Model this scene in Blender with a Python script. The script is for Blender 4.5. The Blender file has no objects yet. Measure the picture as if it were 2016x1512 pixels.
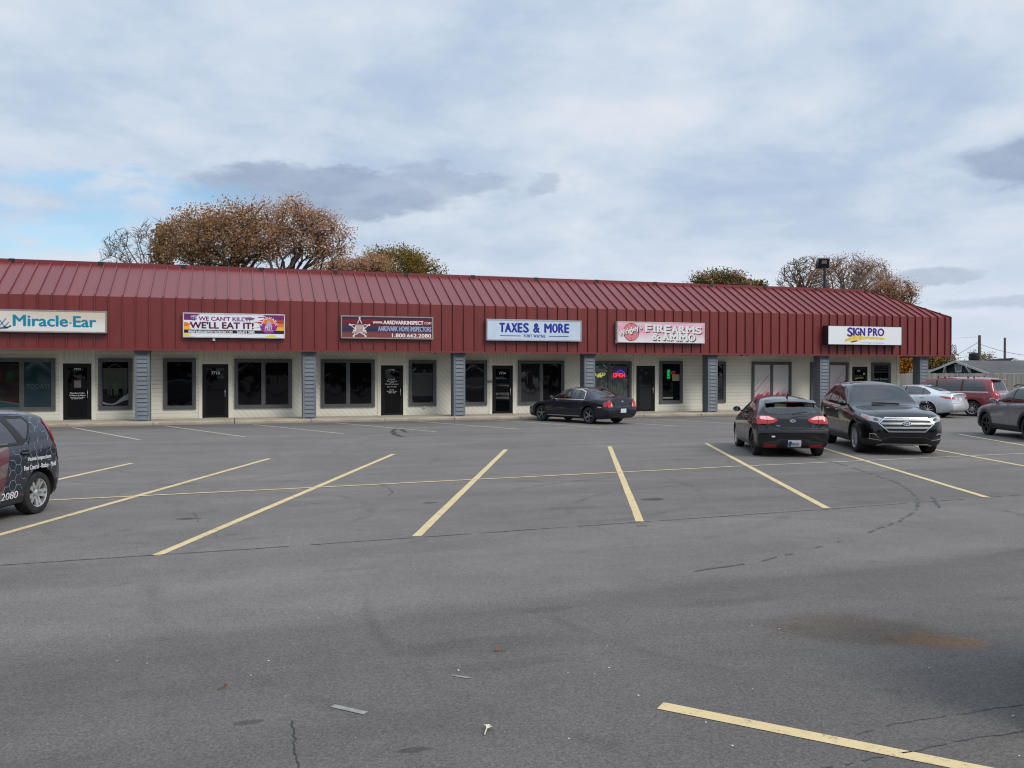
import bpy, bmesh, math, random
import numpy as np
from mathutils import Vector, Matrix
from mathutils.bvhtree import BVHTree

SC = bpy.context.scene
COL = SC.collection
R = math.radians
# ------------------------------------------------------------------ camera, sky, sun, exposure
F, TH, PIT, HC = 1692.8, .31202, .01205, 2.0          # focal length in photo pixels, yaw, pitch, eye height
cam_d = bpy.data.cameras.new("camera")
cam = bpy.data.objects.new("camera", cam_d)
COL.objects.link(cam)
cam_d.sensor_width = 36
cam_d.lens = 36 * F / 2016
cam_d.clip_start, cam_d.clip_end = .05, 3000
cam.location = (0, 0, HC)
cam.rotation_euler = (math.pi / 2 - PIT, 0, -TH)
SC.camera = cam
SC.view_settings.view_transform = 'Standard'
SC.view_settings.look = 'None'
SC.view_settings.gamma = 1
SC.view_settings.use_curve_mapping = False
SC.view_settings.exposure = EXPOSURE = 0.1
SC.cycles.max_bounces = 8
SC.cycles.transparent_max_bounces = 12
SC.cycles.caustics_reflective = SC.cycles.caustics_refractive = False
SC.cycles.sample_clamp_indirect = 4
SC.cycles.use_denoising = True
SC.cycles.pixel_filter_type = 'BLACKMAN_HARRIS'
SC.cycles.filter_width = 1.15

SUN_EL, SUN_AZ = R(41), R(150)                          # azimuth from +Y towards +X
sd = bpy.data.lights.new("sun", 'SUN')
sd.energy, sd.angle, sd.color = 2.1, R(28), (1, .94, .86)
sun = bpy.data.objects.new("sun", sd)
COL.objects.link(sun)
_s = Vector((math.cos(SUN_EL) * math.sin(SUN_AZ), math.cos(SUN_EL) * math.cos(SUN_AZ), math.sin(SUN_EL)))
sun.rotation_euler = _s.to_track_quat('Z', 'Y').to_euler()
sun.location = (0, 0, 60)


class N:
    """a node socket with arithmetic"""
    nt = None

    def __init__(s, k): s.k = k

    @staticmethod
    def m(op, *a, clamp=False):
        n = N.nt.nodes.new('ShaderNodeMath')
        n.operation = op
        n.use_clamp = clamp
        for i, v in enumerate(a): N.put(n.inputs[i], v)
        return N(n.outputs[0])

    @staticmethod
    def put(sock, v):
        if isinstance(v, N): N.nt.links.new(v.k, sock)
        elif v is not None: sock.default_value = v

    def __add__(s, o): return N.m('ADD', s, o)
    __radd__ = __add__
    def __sub__(s, o): return N.m('SUBTRACT', s, o)
    def __rsub__(s, o): return N.m('SUBTRACT', o, s)
    def __mul__(s, o): return N.m('MULTIPLY', s, o)
    __rmul__ = __mul__
    def __truediv__(s, o): return N.m('DIVIDE', s, o)
    def __pow__(s, o): return N.m('POWER', s, o)


def node(t, ins=None, out=0, **props):
    n = N.nt.nodes.new(t)
    for k, v in props.items(): setattr(n, k, v)
    for k, v in (ins or {}).items(): N.put(n.inputs[k], v)
    return N(n.outputs[out])


def sstep(v, a, b):
    """0 at a, 1 at b, smooth"""
    return node('ShaderNodeMapRange', {0: v, 1: a, 2: b, 3: 0.0, 4: 1.0}, interpolation_type='SMOOTHSTEP')


def noise(vec, scale, detail=4, rough=.55, dist=0, out=0):
    return node('ShaderNodeTexNoise', {'Vector': vec, 'Scale': scale, 'Detail': detail, 'Roughness': rough, 'Distortion': dist}, out=out)


def comb(x, y, z): return node('ShaderNodeCombineXYZ', {0: x, 1: y, 2: z})


def sep(v):
    n = N.nt.nodes.new('ShaderNodeSeparateXYZ')
    N.put(n.inputs[0], v)
    return N(n.outputs[0]), N(n.outputs[1]), N(n.outputs[2])


def mixc(f, a, b):
    n = N.nt.nodes.new('ShaderNodeMix')
    n.data_type = 'RGBA'
    for i, v in ((0, f), (6, a), (7, b)):
        if isinstance(v, tuple) and len(v) == 3: v = (*v, 1)
        N.put(n.inputs[i], v)
    return N(n.outputs[2])


def ramp(f, stops):
    n = N.nt.nodes.new('ShaderNodeValToRGB')
    e = n.color_ramp.elements
    while len(e) < len(stops): e.new(.5)
    for i, (p, c) in enumerate(stops):
        e[i].position = p
        e[i].color = (*c, 1) if isinstance(c, tuple) else (c, c, c, 1)
    N.put(n.inputs[0], f)
    return N(n.outputs[0])


# ------------------------------------------------------------------ world: clear Nishita sky behind broken cloud
world = bpy.data.worlds.new("World")
SC.world = world
world.use_nodes = True
N.nt = nt = world.node_tree
nt.nodes.clear()
SKY_K = .1
dirv = node('ShaderNodeTexCoord')
dx_, dy_, dz_ = sep(dirv)
az = N.m('ARCTAN2', dx_, dy_) * 57.2958
el = N.m('ARCSINE', dz_) * 57.2958
sky = node('ShaderNodeTexSky', sky_type='NISHITA', sun_disc=False, sun_elevation=SUN_EL, sun_rotation=SUN_AZ, air_density=1.2, dust_density=.6, ozone_density=1.5)
den = N.m('MAXIMUM', dz_, 0.0) + .24
cp = comb(dx_ / den, dy_ / den, 0.0)
n1 = noise(cp, 1.9, 9, .56, .25)
n2 = noise(node('ShaderNodeVectorMath', {0: cp, 1: (3.1, 7.7, 2.0)}, operation='ADD'), 5.2, 7, .56, .15)
cl = n1 * .68 + n2 * .32
hz = sstep(el, 13.0, 1.0)
ccol = ramp(cl, [(.33, (.40, .505, .665)), (.43, (.46, .565, .71)), (.51, (.545, .635, .755)), (.59, (.63, .695, .785)), (.70, (.72, .76, .825))])
ccol = mixc(hz * .6, ccol, (.71, .755, .84))
wob = noise(comb(az * .25, el * .55, 0.0), 1.0, 6, .62)
wob2 = noise(comb(az * .25, el * .55, 5.0), 1.0, 6, .62)


def puff(a0, e0, ra, re, soft=.45, w=1.0):
    """cloud-shaped patch round a compass direction"""
    q = ((az - a0 + (wob - .5) * 5.0 * w) / ra) ** 2.0 + ((el - e0 + (wob2 - .5) * 3.2 * w) / re) ** 2.0
    return sstep(q, 1.0 + soft, 1.0 - soft)


clear = N.m('MAXIMUM', puff(-10.5, 8.8, 6.5, 2.4, .9) * .6, puff(-6.0, 11.2, 7.0, .9, .9) * .65)
clear = clear * sstep(n2, .68, .42)
dark = N.m('MAXIMUM', puff(5.6, 11.6, 8.4, 1.6, .35), N.m('MAXIMUM', puff(49.6, 12.1, 4.0, 1.4, .5), puff(19.9, 12.4, 1.1, .5, .7, .8) * .6))
dark = N.m('MAXIMUM', dark, puff(13, 12.4, 4.4, .95, .5) * .7)
dark = N.m('MAXIMUM', dark, N.m('MAXIMUM', puff(44.0, 5.7, 2.6, .45, .6, .5) * .6, puff(48, 4.2, 4.0, .35, .7, .5) * .5))
dcol = mixc(sstep(n2, .38, .62), (.315, .395, .53), (.39, .47, .60))
ccol = mixc(dark * .95, ccol, dcol)
boost = 1.0 + sstep(el, 26.0, 75.0) * .9                 # brighter cloud overhead, outside the picture
cc = node('ShaderNodeVectorMath', {0: ccol, 3: boost * (1.0 / SKY_K)}, operation='SCALE')
skyb = node('ShaderNodeVectorMath', {0: sky, 1: (.88, 1.14, 1.30)}, operation='MULTIPLY')
tot = mixc(clear, cc, skyb)
tot = mixc(sstep(dz_, 0.0, -.02), tot, (1.2, 1.2, 1.2))
bg = node('ShaderNodeBackground', {0: tot, 1: SKY_K})
wo = nt.nodes.new('ShaderNodeOutputWorld')
nt.links.new(bg.k, wo.inputs[0])

# ------------------------------------------------------------------ picture geometry: where a point of the photograph stands
_c, _s_, _cp, _sp = math.cos(TH), math.sin(TH), math.cos(PIT), math.sin(PIT)
RV = np.array([_c, -_s_, 0]); FV = np.array([_s_ * _cp, _c * _cp, -_sp]); UV = np.array([_s_ * _sp, _c * _sp, _cp])


def ray(px, py): return RV * ((px - 1008) / F) - UV * ((py - 756) / F) + FV
def gp(px, py, z=0.0):
    d = ray(px, py); t = (z - HC) / d[2]
    return np.array([d[0] * t, d[1] * t, z])
def wp(px, py, Y):
    d = ray(px, py)
    return d * (Y / d[1]) + np.array([0, 0, HC])
def dp(px, py, w): return ray(px, py) * w + np.array([0, 0, HC])


# ------------------------------------------------------------------ materials
MATS = {}


def mat(name, col=(.5, .5, .5), rough=.6, metal=0.0, coat=0.0, spec=.5, var=0.0, vscale=3.0, bump=0.0, bscale=40.0, emit=0.0, coatr=.04):
    """plain procedural surface: base colour with a little wear, optional fine bump"""
    if name in MATS: return MATS[name]
    m = bpy.data.materials.new(name)
    m.use_nodes = True
    N.nt = m.node_tree
    N.nt.nodes.clear()
    c = (*col, 1)
    oc = node('ShaderNodeTexCoord', out=3)
    if var:
        f = noise(oc, vscale, 5, .6)
        c = mixc(sstep(f, .3, .7), tuple(v * (1 - var) for v in col), tuple(min(1, v * (1 + var)) for v in col))
    rr = rough
    if rough > .08:
        rr = noise(oc, vscale * 2.3, 3) * (rough * .3) + rough * .85
    ins = {'Base Color': c, 'Roughness': rr, 'Metallic': metal, 'Coat Weight': coat, 'Coat Roughness': coatr, 'Specular IOR Level': spec}
    if emit: ins['Emission Color'] = (*col, 1); ins['Emission Strength'] = emit
    if bump:
        h = noise(oc, bscale, 4)
        ins['Normal'] = node('ShaderNodeBump', {'Height': h, 'Strength': bump, 'Distance': .01})
    b = node('ShaderNodeBsdfPrincipled', ins)
    o = N.nt.nodes.new('ShaderNodeOutputMaterial')
    N.nt.links.new(b.k, o.inputs[0])
    MATS[name] = m
    return m


def custom(name, fn):
    """material whose colour/roughness/normal come from fn() -> dict of Principled inputs"""
    if name in MATS: return MATS[name]
    m = bpy.data.materials.new(name)
    m.use_nodes = True
    N.nt = m.node_tree
    N.nt.nodes.clear()
    b = node('ShaderNodeBsdfPrincipled', fn())
    o = N.nt.nodes.new('ShaderNodeOutputMaterial')
    N.nt.links.new(b.k, o.inputs[0])
    MATS[name] = m
    return m


def glass(name, tint, refl=.02, rough=.01):
    if name in MATS: return MATS[name]
    m = bpy.data.materials.new(name)
    m.use_nodes = True
    N.nt = m.node_tree
    N.nt.nodes.clear()
    tr = node('ShaderNodeBsdfTransparent', {0: (*tint, 1)})
    gl = node('ShaderNodeBsdfGlossy', {'Color': (1, 1, 1, 1), 'Roughness': rough})
    fr = node('ShaderNodeLayerWeight', {0: .35}, out=0)
    fac = N.m('ADD', fr * .6, refl, clamp=True)
    mx = node('ShaderNodeMixShader', {0: fac, 1: tr, 2: gl})
    o = N.nt.nodes.new('ShaderNodeOutputMaterial')
    N.nt.links.new(mx.k, o.inputs[0])
    MATS[name] = m
    return m


# ------------------------------------------------------------------ mesh helpers
class MB:
    def __init__(s): s.v, s.f, s.mi = [], [], []

    def add(s, vs, fs, mi=0):
        o = len(s.v)
        s.v.extend([tuple(map(float, p)) for p in vs])
        s.f.extend([tuple(i + o for i in q) for q in fs])
        s.mi.extend([mi] * len(fs))
        return s

    def box(s, a, b, mi=0):
        x0, y0, z0 = a; x1, y1, z1 = b
        return s.add([(x0, y0, z0), (x1, y0, z0), (x1, y1, z0), (x0, y1, z0), (x0, y0, z1), (x1, y0, z1), (x1, y1, z1), (x0, y1, z1)],
                     [(0, 3, 2, 1), (4, 5, 6, 7), (0, 1, 5, 4), (1, 2, 6, 5), (2, 3, 7, 6), (3, 0, 4, 7)], mi)

    def bbox(s, a, b, r=.01, mi=0):
        """box with chamfered edges"""
        bm = bmesh.new()
        bmesh.ops.create_cube(bm, size=1)
        for v in bm.verts: v.co = Vector([(a[i] + b[i]) / 2 + v.co[i] * (b[i] - a[i]) for i in range(3)])
        bmesh.ops.bevel(bm, geom=list(bm.edges), offset=r, segments=2, affect='EDGES', profile=.6)
        return s.bm(bm, mi)

    def bm(s, bm, mi=0):
        bm.verts.index_update()
        s.add([v.co for v in bm.verts], [[v.index for v in f.verts] for f in bm.faces], mi)
        bm.free()
        return s

    def quad(s, a, b, c, d, mi=0): return s.add([a, b, c, d], [(0, 1, 2, 3)], mi)

    def bar(s, a, b, w, h, up=(0, 0, 1), mi=0):
        """rectangular bar from a to b, w across, h along up; a and b lie on its underside"""
        a, b, up = Vector(a), Vector(b), Vector(up).normalized()
        d = (b - a).normalized()
        r = d.cross(up).normalized() * (w / 2)
        u = r.cross(d).normalized() * h
        if u.dot(up) < 0: u = -u
        vs = [a - r, a + r, a + r + u, a - r + u, b - r, b + r, b + r + u, b - r + u]
        return s.add(vs, [(0, 1, 2, 3), (7, 6, 5, 4), (0, 4, 5, 1), (1, 5, 6, 2), (2, 6, 7, 3), (3, 7, 4, 0)], mi)

    def tube(s, pts, rad, n=6, mi=0, cap=True):
        pts = [Vector(p) for p in pts]
        if not hasattr(rad, '__len__'): rad = [rad] * len(pts)
        vs, prev = [], None
        for i, p in enumerate(pts):
            t = (pts[min(i + 1, len(pts) - 1)] - pts[max(i - 1, 0)]).normalized()
            if prev is None: prev = t.orthogonal().normalized()
            prev = (prev - t * prev.dot(t))
            prev = prev.normalized() if prev.length > 1e-6 else t.orthogonal().normalized()
            q = t.cross(prev)
            for k in range(n):
                a = 2 * math.pi * k / n
                vs.append(p + (prev * math.cos(a) + q * math.sin(a)) * rad[i])
        fs = [(i * n + k, i * n + (k + 1) % n, (i + 1) * n + (k + 1) % n, (i + 1) * n + k) for i in range(len(pts) - 1) for k in range(n)]
        if cap:
            fs.append(tuple(range(n - 1, -1, -1)))
            fs.append(tuple((len(pts) - 1) * n + k for k in range(n)))
        return s.add(vs, fs, mi)

    def poly(s, pts, mi=0): return s.add(pts, [tuple(range(len(pts)))], mi)

    def prism(s, pts, d, mi=0):
        """polygon pts swept by vector d"""
        n = len(pts); d = Vector(d)
        vs = [Vector(p) for p in pts] + [Vector(p) + d for p in pts]
        fs = [tuple(range(n - 1, -1, -1)), tuple(range(n, 2 * n))] + [(i, (i + 1) % n, n + (i + 1) % n, n + i) for i in range(n)]
        return s.add(vs, fs, mi)

    def lathe(s, prof, n=32, axis='y', mi=0, close=False):
        """profile (r, a) turned round an axis"""
        vs = []
        for r, a in prof:
            for k in range(n):
                t = 2 * math.pi * k / n
                vs.append({'y': (r * math.cos(t), a, r * math.sin(t)), 'z': (r * math.cos(t), r * math.sin(t), a), 'x': (a, r * math.cos(t), r * math.sin(t))}[axis])
        m = len(prof)
        fs = [(i * n + k, i * n + (k + 1) % n, ((i + 1) % m) * n + (k + 1) % n, ((i + 1) % m) * n + k) for i in range(m if close else m - 1) for k in range(n)]
        return s.add(vs, fs, mi)

    def build(s, name, mats, parent=None, smooth=False, fixn=True, sharp=None):
        me = bpy.data.meshes.new(name)
        me.from_pydata(s.v, [], s.f)
        for m in (mats if isinstance(mats, (list, tuple)) else [mats]): me.materials.append(m)
        if any(s.mi): me.polygons.foreach_set('material_index', s.mi)
        if fixn:
            bm = bmesh.new(); bm.from_mesh(me)
            bmesh.ops.recalc_face_normals(bm, faces=bm.faces)
            bm.to_mesh(me); bm.free()
        if smooth:
            me.polygons.foreach_set('use_smooth', [True] * len(me.polygons))
            if sharp: me.set_sharp_from_angle(angle=R(sharp))
        o = bpy.data.objects.new(name, me)
        COL.objects.link(o)
        if parent is not None: join(o, parent)
        return o


def wmat(o):
    m = Matrix.LocRotScale(o.location, o.rotation_euler, o.scale)
    return wmat(o.parent) @ o.matrix_parent_inverse @ m if o.parent else m


def join(o, parent):
    """parent o, whose shape is given in world axes"""
    o.parent = parent
    o.matrix_parent_inverse = wmat(parent).inverted()


def tag(o, label=None, cat=None, group=None, kind=None):
    for k, v in (('label', label), ('category', cat), ('group', group), ('kind', kind)):
        if v: o[k] = v
    return o


def empty(name, loc=(0, 0, 0), parent=None):
    o = bpy.data.objects.new(name, None)
    COL.objects.link(o)
    o.location = loc
    o.empty_display_size = .2
    if parent is not None: join(o, parent)
    return o


def thing(name, label, cat, loc=(0, 0, 0), group=None): return tag(empty(name, loc), label, cat, group)


def copy_tree(o, parent=None):
    c = o.copy()
    COL.objects.link(c)
    if parent is not None:
        inv = o.matrix_parent_inverse.copy()
        c.parent = parent
        c.matrix_parent_inverse = inv
    for ch in list(o.children): copy_tree(ch, c)
    return c


_txt = {}


def text2d(s, bold=0.0, track=1.0):
    """outline lettering as flat triangles scaled to a unit box"""
    k = (s, bold, track)
    if k not in _txt:
        cu = bpy.data.curves.new("lettering", 'FONT')
        cu.body, cu.size, cu.offset, cu.space_character = s, 1, bold, track
        cu.resolution_u = 3
        o = bpy.data.objects.new("lettering", cu)
        COL.objects.link(o)
        dg = bpy.context.evaluated_depsgraph_get()
        me = bpy.data.meshes.new_from_object(o.evaluated_get(dg))
        v = np.array([p.co[:2] for p in me.vertices]) if len(me.vertices) else np.zeros((0, 2))
        f = [tuple(p.vertices) for p in me.polygons]
        bpy.data.objects.remove(o); bpy.data.curves.remove(cu); bpy.data.meshes.remove(me)
        v = v - v.min(0)
        _txt[k] = (v / v.max(0), f, v.max(0))
    return _txt[k]


def put_text(mb, s, o, rx, uz, w, h, bold=.0, mi=0, rot=0.0, shear=0.0, track=1.0):
    """lettering in the box at o, w wide along rx, h tall along uz"""
    v, f, _ = text2d(s, 0.0, track)
    rx, uz, o = np.array(rx, float), np.array(uz, float), np.array(o, float)
    X, Y = v[:, 0] * w, v[:, 1] * h
    X = X + shear * Y
    if rot: X, Y = X * math.cos(rot) - Y * math.sin(rot), X * math.sin(rot) + Y * math.cos(rot)
    # heavier strokes: the outline laid down again a hair to each side, each copy a little behind the last
    e = bold * 1.35 * h
    nz = np.cross(rx, uz)
    for i, (a, b) in enumerate(((0, 0),) if bold < .005 else ((0, 0), (e, 0), (-e, 0), (0, e * .7), (0, -e * .7))):
        mb.add(o + (X + a)[:, None] * rx + (Y + b)[:, None] * uz - nz * (i * .0002), f, mi)


def pchip(xs, ys, q):
    xs, ys = np.array(xs, float), np.array(ys, float)
    h = np.diff(xs); d = np.diff(ys) / h
    m = np.zeros_like(ys)
    m[0], m[-1] = d[0], d[-1]
    for i in range(1, len(xs) - 1):
        if d[i - 1] * d[i] > 0:
            w1, w2 = 2 * h[i] + h[i - 1], h[i] + 2 * h[i - 1]
            m[i] = (w1 + w2) / (w1 / d[i - 1] + w2 / d[i])
    i = np.clip(np.searchsorted(xs, q) - 1, 0, len(xs) - 2)
    t = (q - xs[i]) / h[i]
    return ys[i] * (2 * t**3 - 3 * t**2 + 1) + h[i] * m[i] * (t**3 - 2 * t**2 + t) + ys[i + 1] * (3 * t**2 - 2 * t**3) + h[i] * m[i + 1] * (t**3 - t**2)
# ------------------------------------------------------------------ ground
def asphalt():
    oc = node('ShaderNodeTexCoord', out=3)
    x, y, z = sep(oc)
    big = noise(oc, .22, 5, .6)
    st = noise(comb(x * .14 + y * .02, y * .9, 0.0), 1.0, 5, .62)          # streaks along the rolled lanes
    mid = noise(oc, 2.2, 5, .62)
    fine = noise(oc, 46.0, 4, .75)
    grain = node('ShaderNodeTexVoronoi', {'Vector': oc, 'Scale': 95.0}, out=1)
    gr = sep(grain)[0]
    v = .148 + (big - .5) * .07 + (st - .5) * .115 + (mid - .5) * .05 + (noise(oc, .75, 4, .6) - .5) * .055
    wob = (noise(oc, 1.3, 4) - .5) * .22
    ya = y - x * .040 + wob
    near = sstep(ya, 7.45, 6.85)                                             # older, coarser lane nearest the camera
    v = v * (1.0 - near * .25)
    lane = sstep(y - x * .037 + wob, 14.15, 13.95) * sstep(y - x * .05, 10.28, 10.42) * sstep(x + (big - .5) * 6.0, 1.0, 8.0)
    v = v * (1.0 - lane * .13)
    far = sstep(y - x * .012 + (mid - .5) * 1.5 + (big - .5) * 2.0, 33.2, 34.6)
    v = v * (1.0 - far * .2)
    v = v * (.50 + fine * 1.0) * (.72 + gr * .52)
    pit = sstep(noise(oc, 30.0, 3, .8), .655, .71)
    v = v * (1.0 - pit * .45)
    # faint turning arcs left by tyres
    for px, py, r_, wd, k_ in ((480, 905, 3.0, .16, .30), (900, 960, 4.2, .14, .22), (1250, 1090, 5.0, .16, .22), (430, 1010, 2.2, .14, .28), (1100, 880, 6.0, .2, .2), (1560, 1010, 3.2, .12, .3), (1600, 1160, 2.6, .12, .2), (820, 1250, 3.4, .12, .2)):
        p = gp(px, py)
        d = ((x - p[0]) ** 2.0 + (y - p[1]) ** 2.0) ** .5
        for o_ in (0.0, 1.5):
            q = sstep(N.m('ABSOLUTE', d - (r_ + o_) + (big - .5) * .5), wd, .0) * sstep(mid * .5 + big * .5 + (st - .5) * .3, .47, .60) * k_
            v = v * (1.0 - q)
    # drips and stains with a shape of their own
    sp = None
    w2 = noise(oc, 5.0, 4, .6)
    for px, py, rx, ry, k in ((370, 1021, .16, .10, .55), (848, 990, .13, .08, .6), (1285, 983, .2, .14, .6), (1265, 1035, .1, .07, .3), (812, 1477, .1, .04, .4), (490, 1422, .1, .035, .4),
                              (1075, 1200, .3, .09, .15), (1440, 1185, .5, .12, .12), (1130, 1000, .5, .12, .15), (700, 1120, .4, .08, .12), (980, 1310, .5, .1, .14), (940, 1270, .6, .2, .12)):
        p = gp(px, py)
        d = ((x - p[0]) / rx) ** 2.0 + ((y - p[1]) / ry) ** 2.0 + (w2 - .5) * 1.8
        q = sstep(d, 1.2, .5) * k
        sp = q if sp is None else N.m('MAXIMUM', sp, q)
    v = v * (1.0 - sp)
    a, b = gp(1660, 1228), gp(1870, 1262)
    def blot(p, rx, ry, ang, k):
        u = (x - p[0]) * math.cos(ang) + (y - p[1]) * math.sin(ang)
        w = (y - p[1]) * math.cos(ang) - (x - p[0]) * math.sin(ang)
        return sstep((u / rx) ** 2.0 + (w / ry) ** 2.0 + (mid - .5) * .7 + (w2 - .5) * .5, 1.15, .15) * k
    e0, e1 = gp(1500, 1214), gp(1890, 1270)
    ang_ = math.atan2(e1[1] - e0[1], e1[0] - e0[0])
    oil = blot((e0 + e1) / 2, float(np.linalg.norm(e1 - e0)) * .56, .50, ang_ * .6, .72)
    rust = blot(gp(1850, 1262), .42, .22, ang_ * .6, .75)
    c = node('ShaderNodeCombineColor', {0: v * 1.085, 1: v * .985, 2: v * .905})
    v3 = v * (1.0 - oil * .58)
    c = mixc(oil, c, node('ShaderNodeCombineColor', {0: v3 * 1.2, 1: v3 * .95, 2: v3 * .70}))
    c = mixc(rust, c, node('ShaderNodeCombineColor', {0: v3 * 1.9, 1: v3 * 1.05, 2: v3 * .5}))
    tint = noise(oc, .5, 3)
    c = mixc(sstep(tint, .35, .75) * .35, c, node('ShaderNodeCombineColor', {0: v * 1.12, 1: v * .975, 2: v * .88}))
    bp = node('ShaderNodeBump', {'Height': gr * .5 + fine, 'Strength': .5, 'Distance': .006})
    return {'Base Color': c, 'Roughness': .86, 'Specular IOR Level': .35, 'Normal': bp}


M_ASPH = custom('asphalt', asphalt)
lot = MB()
lot.quad((-400, -300, 0), (900, -300, 0), (900, 900, 0), (-400, 900, 0))
lot = tag(lot.build('parking_lot', M_ASPH), kind='structure')


def stripe_paint():
    oc = node('ShaderNodeTexCoord', out=3)
    f = noise(oc, 7.0, 5, .7)
    g = noise(oc, 60.0, 3, .8)
    wear = sstep(f * .55 + g * .45, .51, .64) * .8
    return {'Base Color': mixc(wear, mixc(noise(oc, 1.5, 3), (.58, .44, .215), (.68, .53, .29)), (.13, .125, .12)), 'Roughness': .8}


def pale_paint():
    oc = node('ShaderNodeTexCoord', out=3)
    f = noise(oc, 6.0, 5, .7)
    return {'Base Color': mixc(sstep(f, .53, .66) * .75, (.46, .42, .33), (.13, .128, .125)), 'Roughness': .8}


M_YEL = custom('yellow_road_paint', stripe_paint)
M_GHOST = mat('ghost_road_paint', (.215, .21, .195), .85, var=.35, vscale=8)
M_PALE = custom('worn_cream_road_paint', pale_paint)


def line(a, b, w, m, ext=0.0):
    """painted bay line on the asphalt, between two points of the ground"""
    a, b = np.array(a), np.array(b)
    d = (b - a) / np.linalg.norm(b - a)
    a, b = a - d * ext, b + d * ext
    n = np.array([-d[1], d[0], 0]) * w / 2
    mb = MB()
    k = max(2, int(np.linalg.norm(b - a) / .5))
    rnd = random.Random(int(abs(a[0] * 100)))
    L, Rr = [], []
    for i in range(k + 1):
        p = a + (b - a) * i / k
        L.append(p + n * (1 + rnd.uniform(-.06, .06)) + [0, 0, .004]); Rr.append(p - n * (1 + rnd.uniform(-.06, .06)) + [0, 0, .004])
    for i in range(k): mb.quad(L[i], L[i + 1], Rr[i + 1], Rr[i])
    return mb.build('parking_line', m, lot, fixn=False)


for a, b in (((143, 842), (275, 866)), ((325, 838.5), (482, 860)), ((499, 836), (676, 854)), ((660, 832.5), (858, 850)), ((815, 829), (1025, 845.5)), ((960, 826), (1183, 842)), ((1098, 824.5), (1335, 839)),
             ((1227, 822), (1480, 836)), ((1351, 820), (1610, 832))):
    line(gp(*a), gp(*b), .10, M_PALE)
for a, b in (((70, 954), (260, 912)), ((-60, 1070), (530, 903)), ((307, 1094), (775, 894)), ((820, 1056), (996, 885)), ((1260, 1027), (1200, 879)), ((1628, 1001), (1390, 873)), ((1945, 980), (1600, 876)),
             ((2100, 933), (1770, 872)), ((2110, 893), (1888, 855)), ((1300, 1390), (1960, 1522))):
    line(gp(*a), gp(*b), .112, M_YEL)
pts = [gp(*p) for p in ((-80, 994), (105, 985), (625, 960), (1440, 919), (2016, 893), (2150, 886))]
for i in range(len(pts) - 1): line(pts[i] + [0, 0, .003], pts[i + 1] + [0, 0, .003], .08, M_PALE if i > 2 else M_YEL)
line(gp(655, 1390), gp(720, 1405), .045, M_GHOST); line(gp(888, 1330), gp(925, 1335.5), .025, M_GHOST); line(gp(155, 950.5), gp(184, 947), .035, M_GHOST)

# cracks, tar joints and tyre marks
M_TAR = mat('tar_joint', (.035, .035, .037), .8)
M_MARK = mat('tyre_rubber_mark', (.075, .074, .074), .85)


def scrawl(pxs, w, name, m, jit=.0, gaps=0.0, seed=1, step=.12):
    rnd = random.Random(seed)
    P = [gp(*p) for p in pxs]
    q = [P[0]]
    for i in range(len(P) - 1):
        k = max(1, int(np.linalg.norm(P[i + 1] - P[i]) / step))
        q += [P[i] + (P[i + 1] - P[i]) * j / k for j in range(1, k + 1)]
    q = [p + np.array([rnd.gauss(0, jit), rnd.gauss(0, jit), .004]) for p in q]
    mb = MB()
    on = True
    for i in range(len(q) - 1):
        if gaps and rnd.random() < .9: on = rnd.random() > gaps
        if not on: continue
        d = q[i + 1] - q[i]; d /= np.linalg.norm(d) + 1e-9
        n = np.array([-d[1], d[0], 0]) * w / 2
        a, b = rnd.uniform(.5, 1.3), rnd.uniform(.5, 1.3)
        mb.quad(q[i] - n * a, q[i] + n * a, q[i + 1] + n * b, q[i + 1] - n * b)
    mb.build(name, m, lot, fixn=False)


scrawl([(-60, 1117), (0, 1113), (480, 1082), (1000, 1046), (1625, 1003), (2016, 974), (2100, 968)], .018, 'tar_joint', M_TAR, .004, .1)
scrawl([(1520, 885), (1640, 910), (1700, 928), (1765, 950), (1795, 968), (1808, 985), (1806, 1000), (1790, 1015), (1760, 1030), (1700, 1052), (1650, 1068), (1560, 1090), (1500, 1105), (1370, 1125)], .045, 'tyre_mark', M_MARK, .012, .45, 3)
scrawl([(1835, 978), (1850, 1000)], .05, 'tyre_mark', M_MARK, .01, 0, 4)
scrawl([(775, 846), (772, 850), (776, 854), (785, 858), (792, 860), (798, 860)], .16, 'tar_patch', M_TAR, .02, 0, 5, .3)
scrawl([(775, 846), (782, 844.5), (792, 846), (800, 851)], .14, 'tar_patch', M_TAR, .02, 0, 6, .3)
scrawl([(575, 1420), (577, 1440), (582, 1455), (578, 1475), (586, 1500), (592, 1530)], .009, 'crack', M_TAR, .006, .1, 7, .03)
scrawl([(1690, 1447), (1760, 1425), (1850, 1412), (2016, 1388)], .008, 'tyre_mark', M_MARK, .006, .3, 9, .06)
scrawl([(1620, 1512), (1760, 1488), (1880, 1460), (2016, 1440)], .012, 'tyre_mark', M_MARK, .006, .2, 10, .06)
scrawl([(440, 1075), (380, 1010), (480, 1004), (640, 990)], .012, 'crack', M_MARK, .02, .7, 11)
scrawl([(750, 955), (768, 962), (772, 970), (765, 976)], .02, 'tyre_mark', M_MARK, .01, .2, 12)

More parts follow.
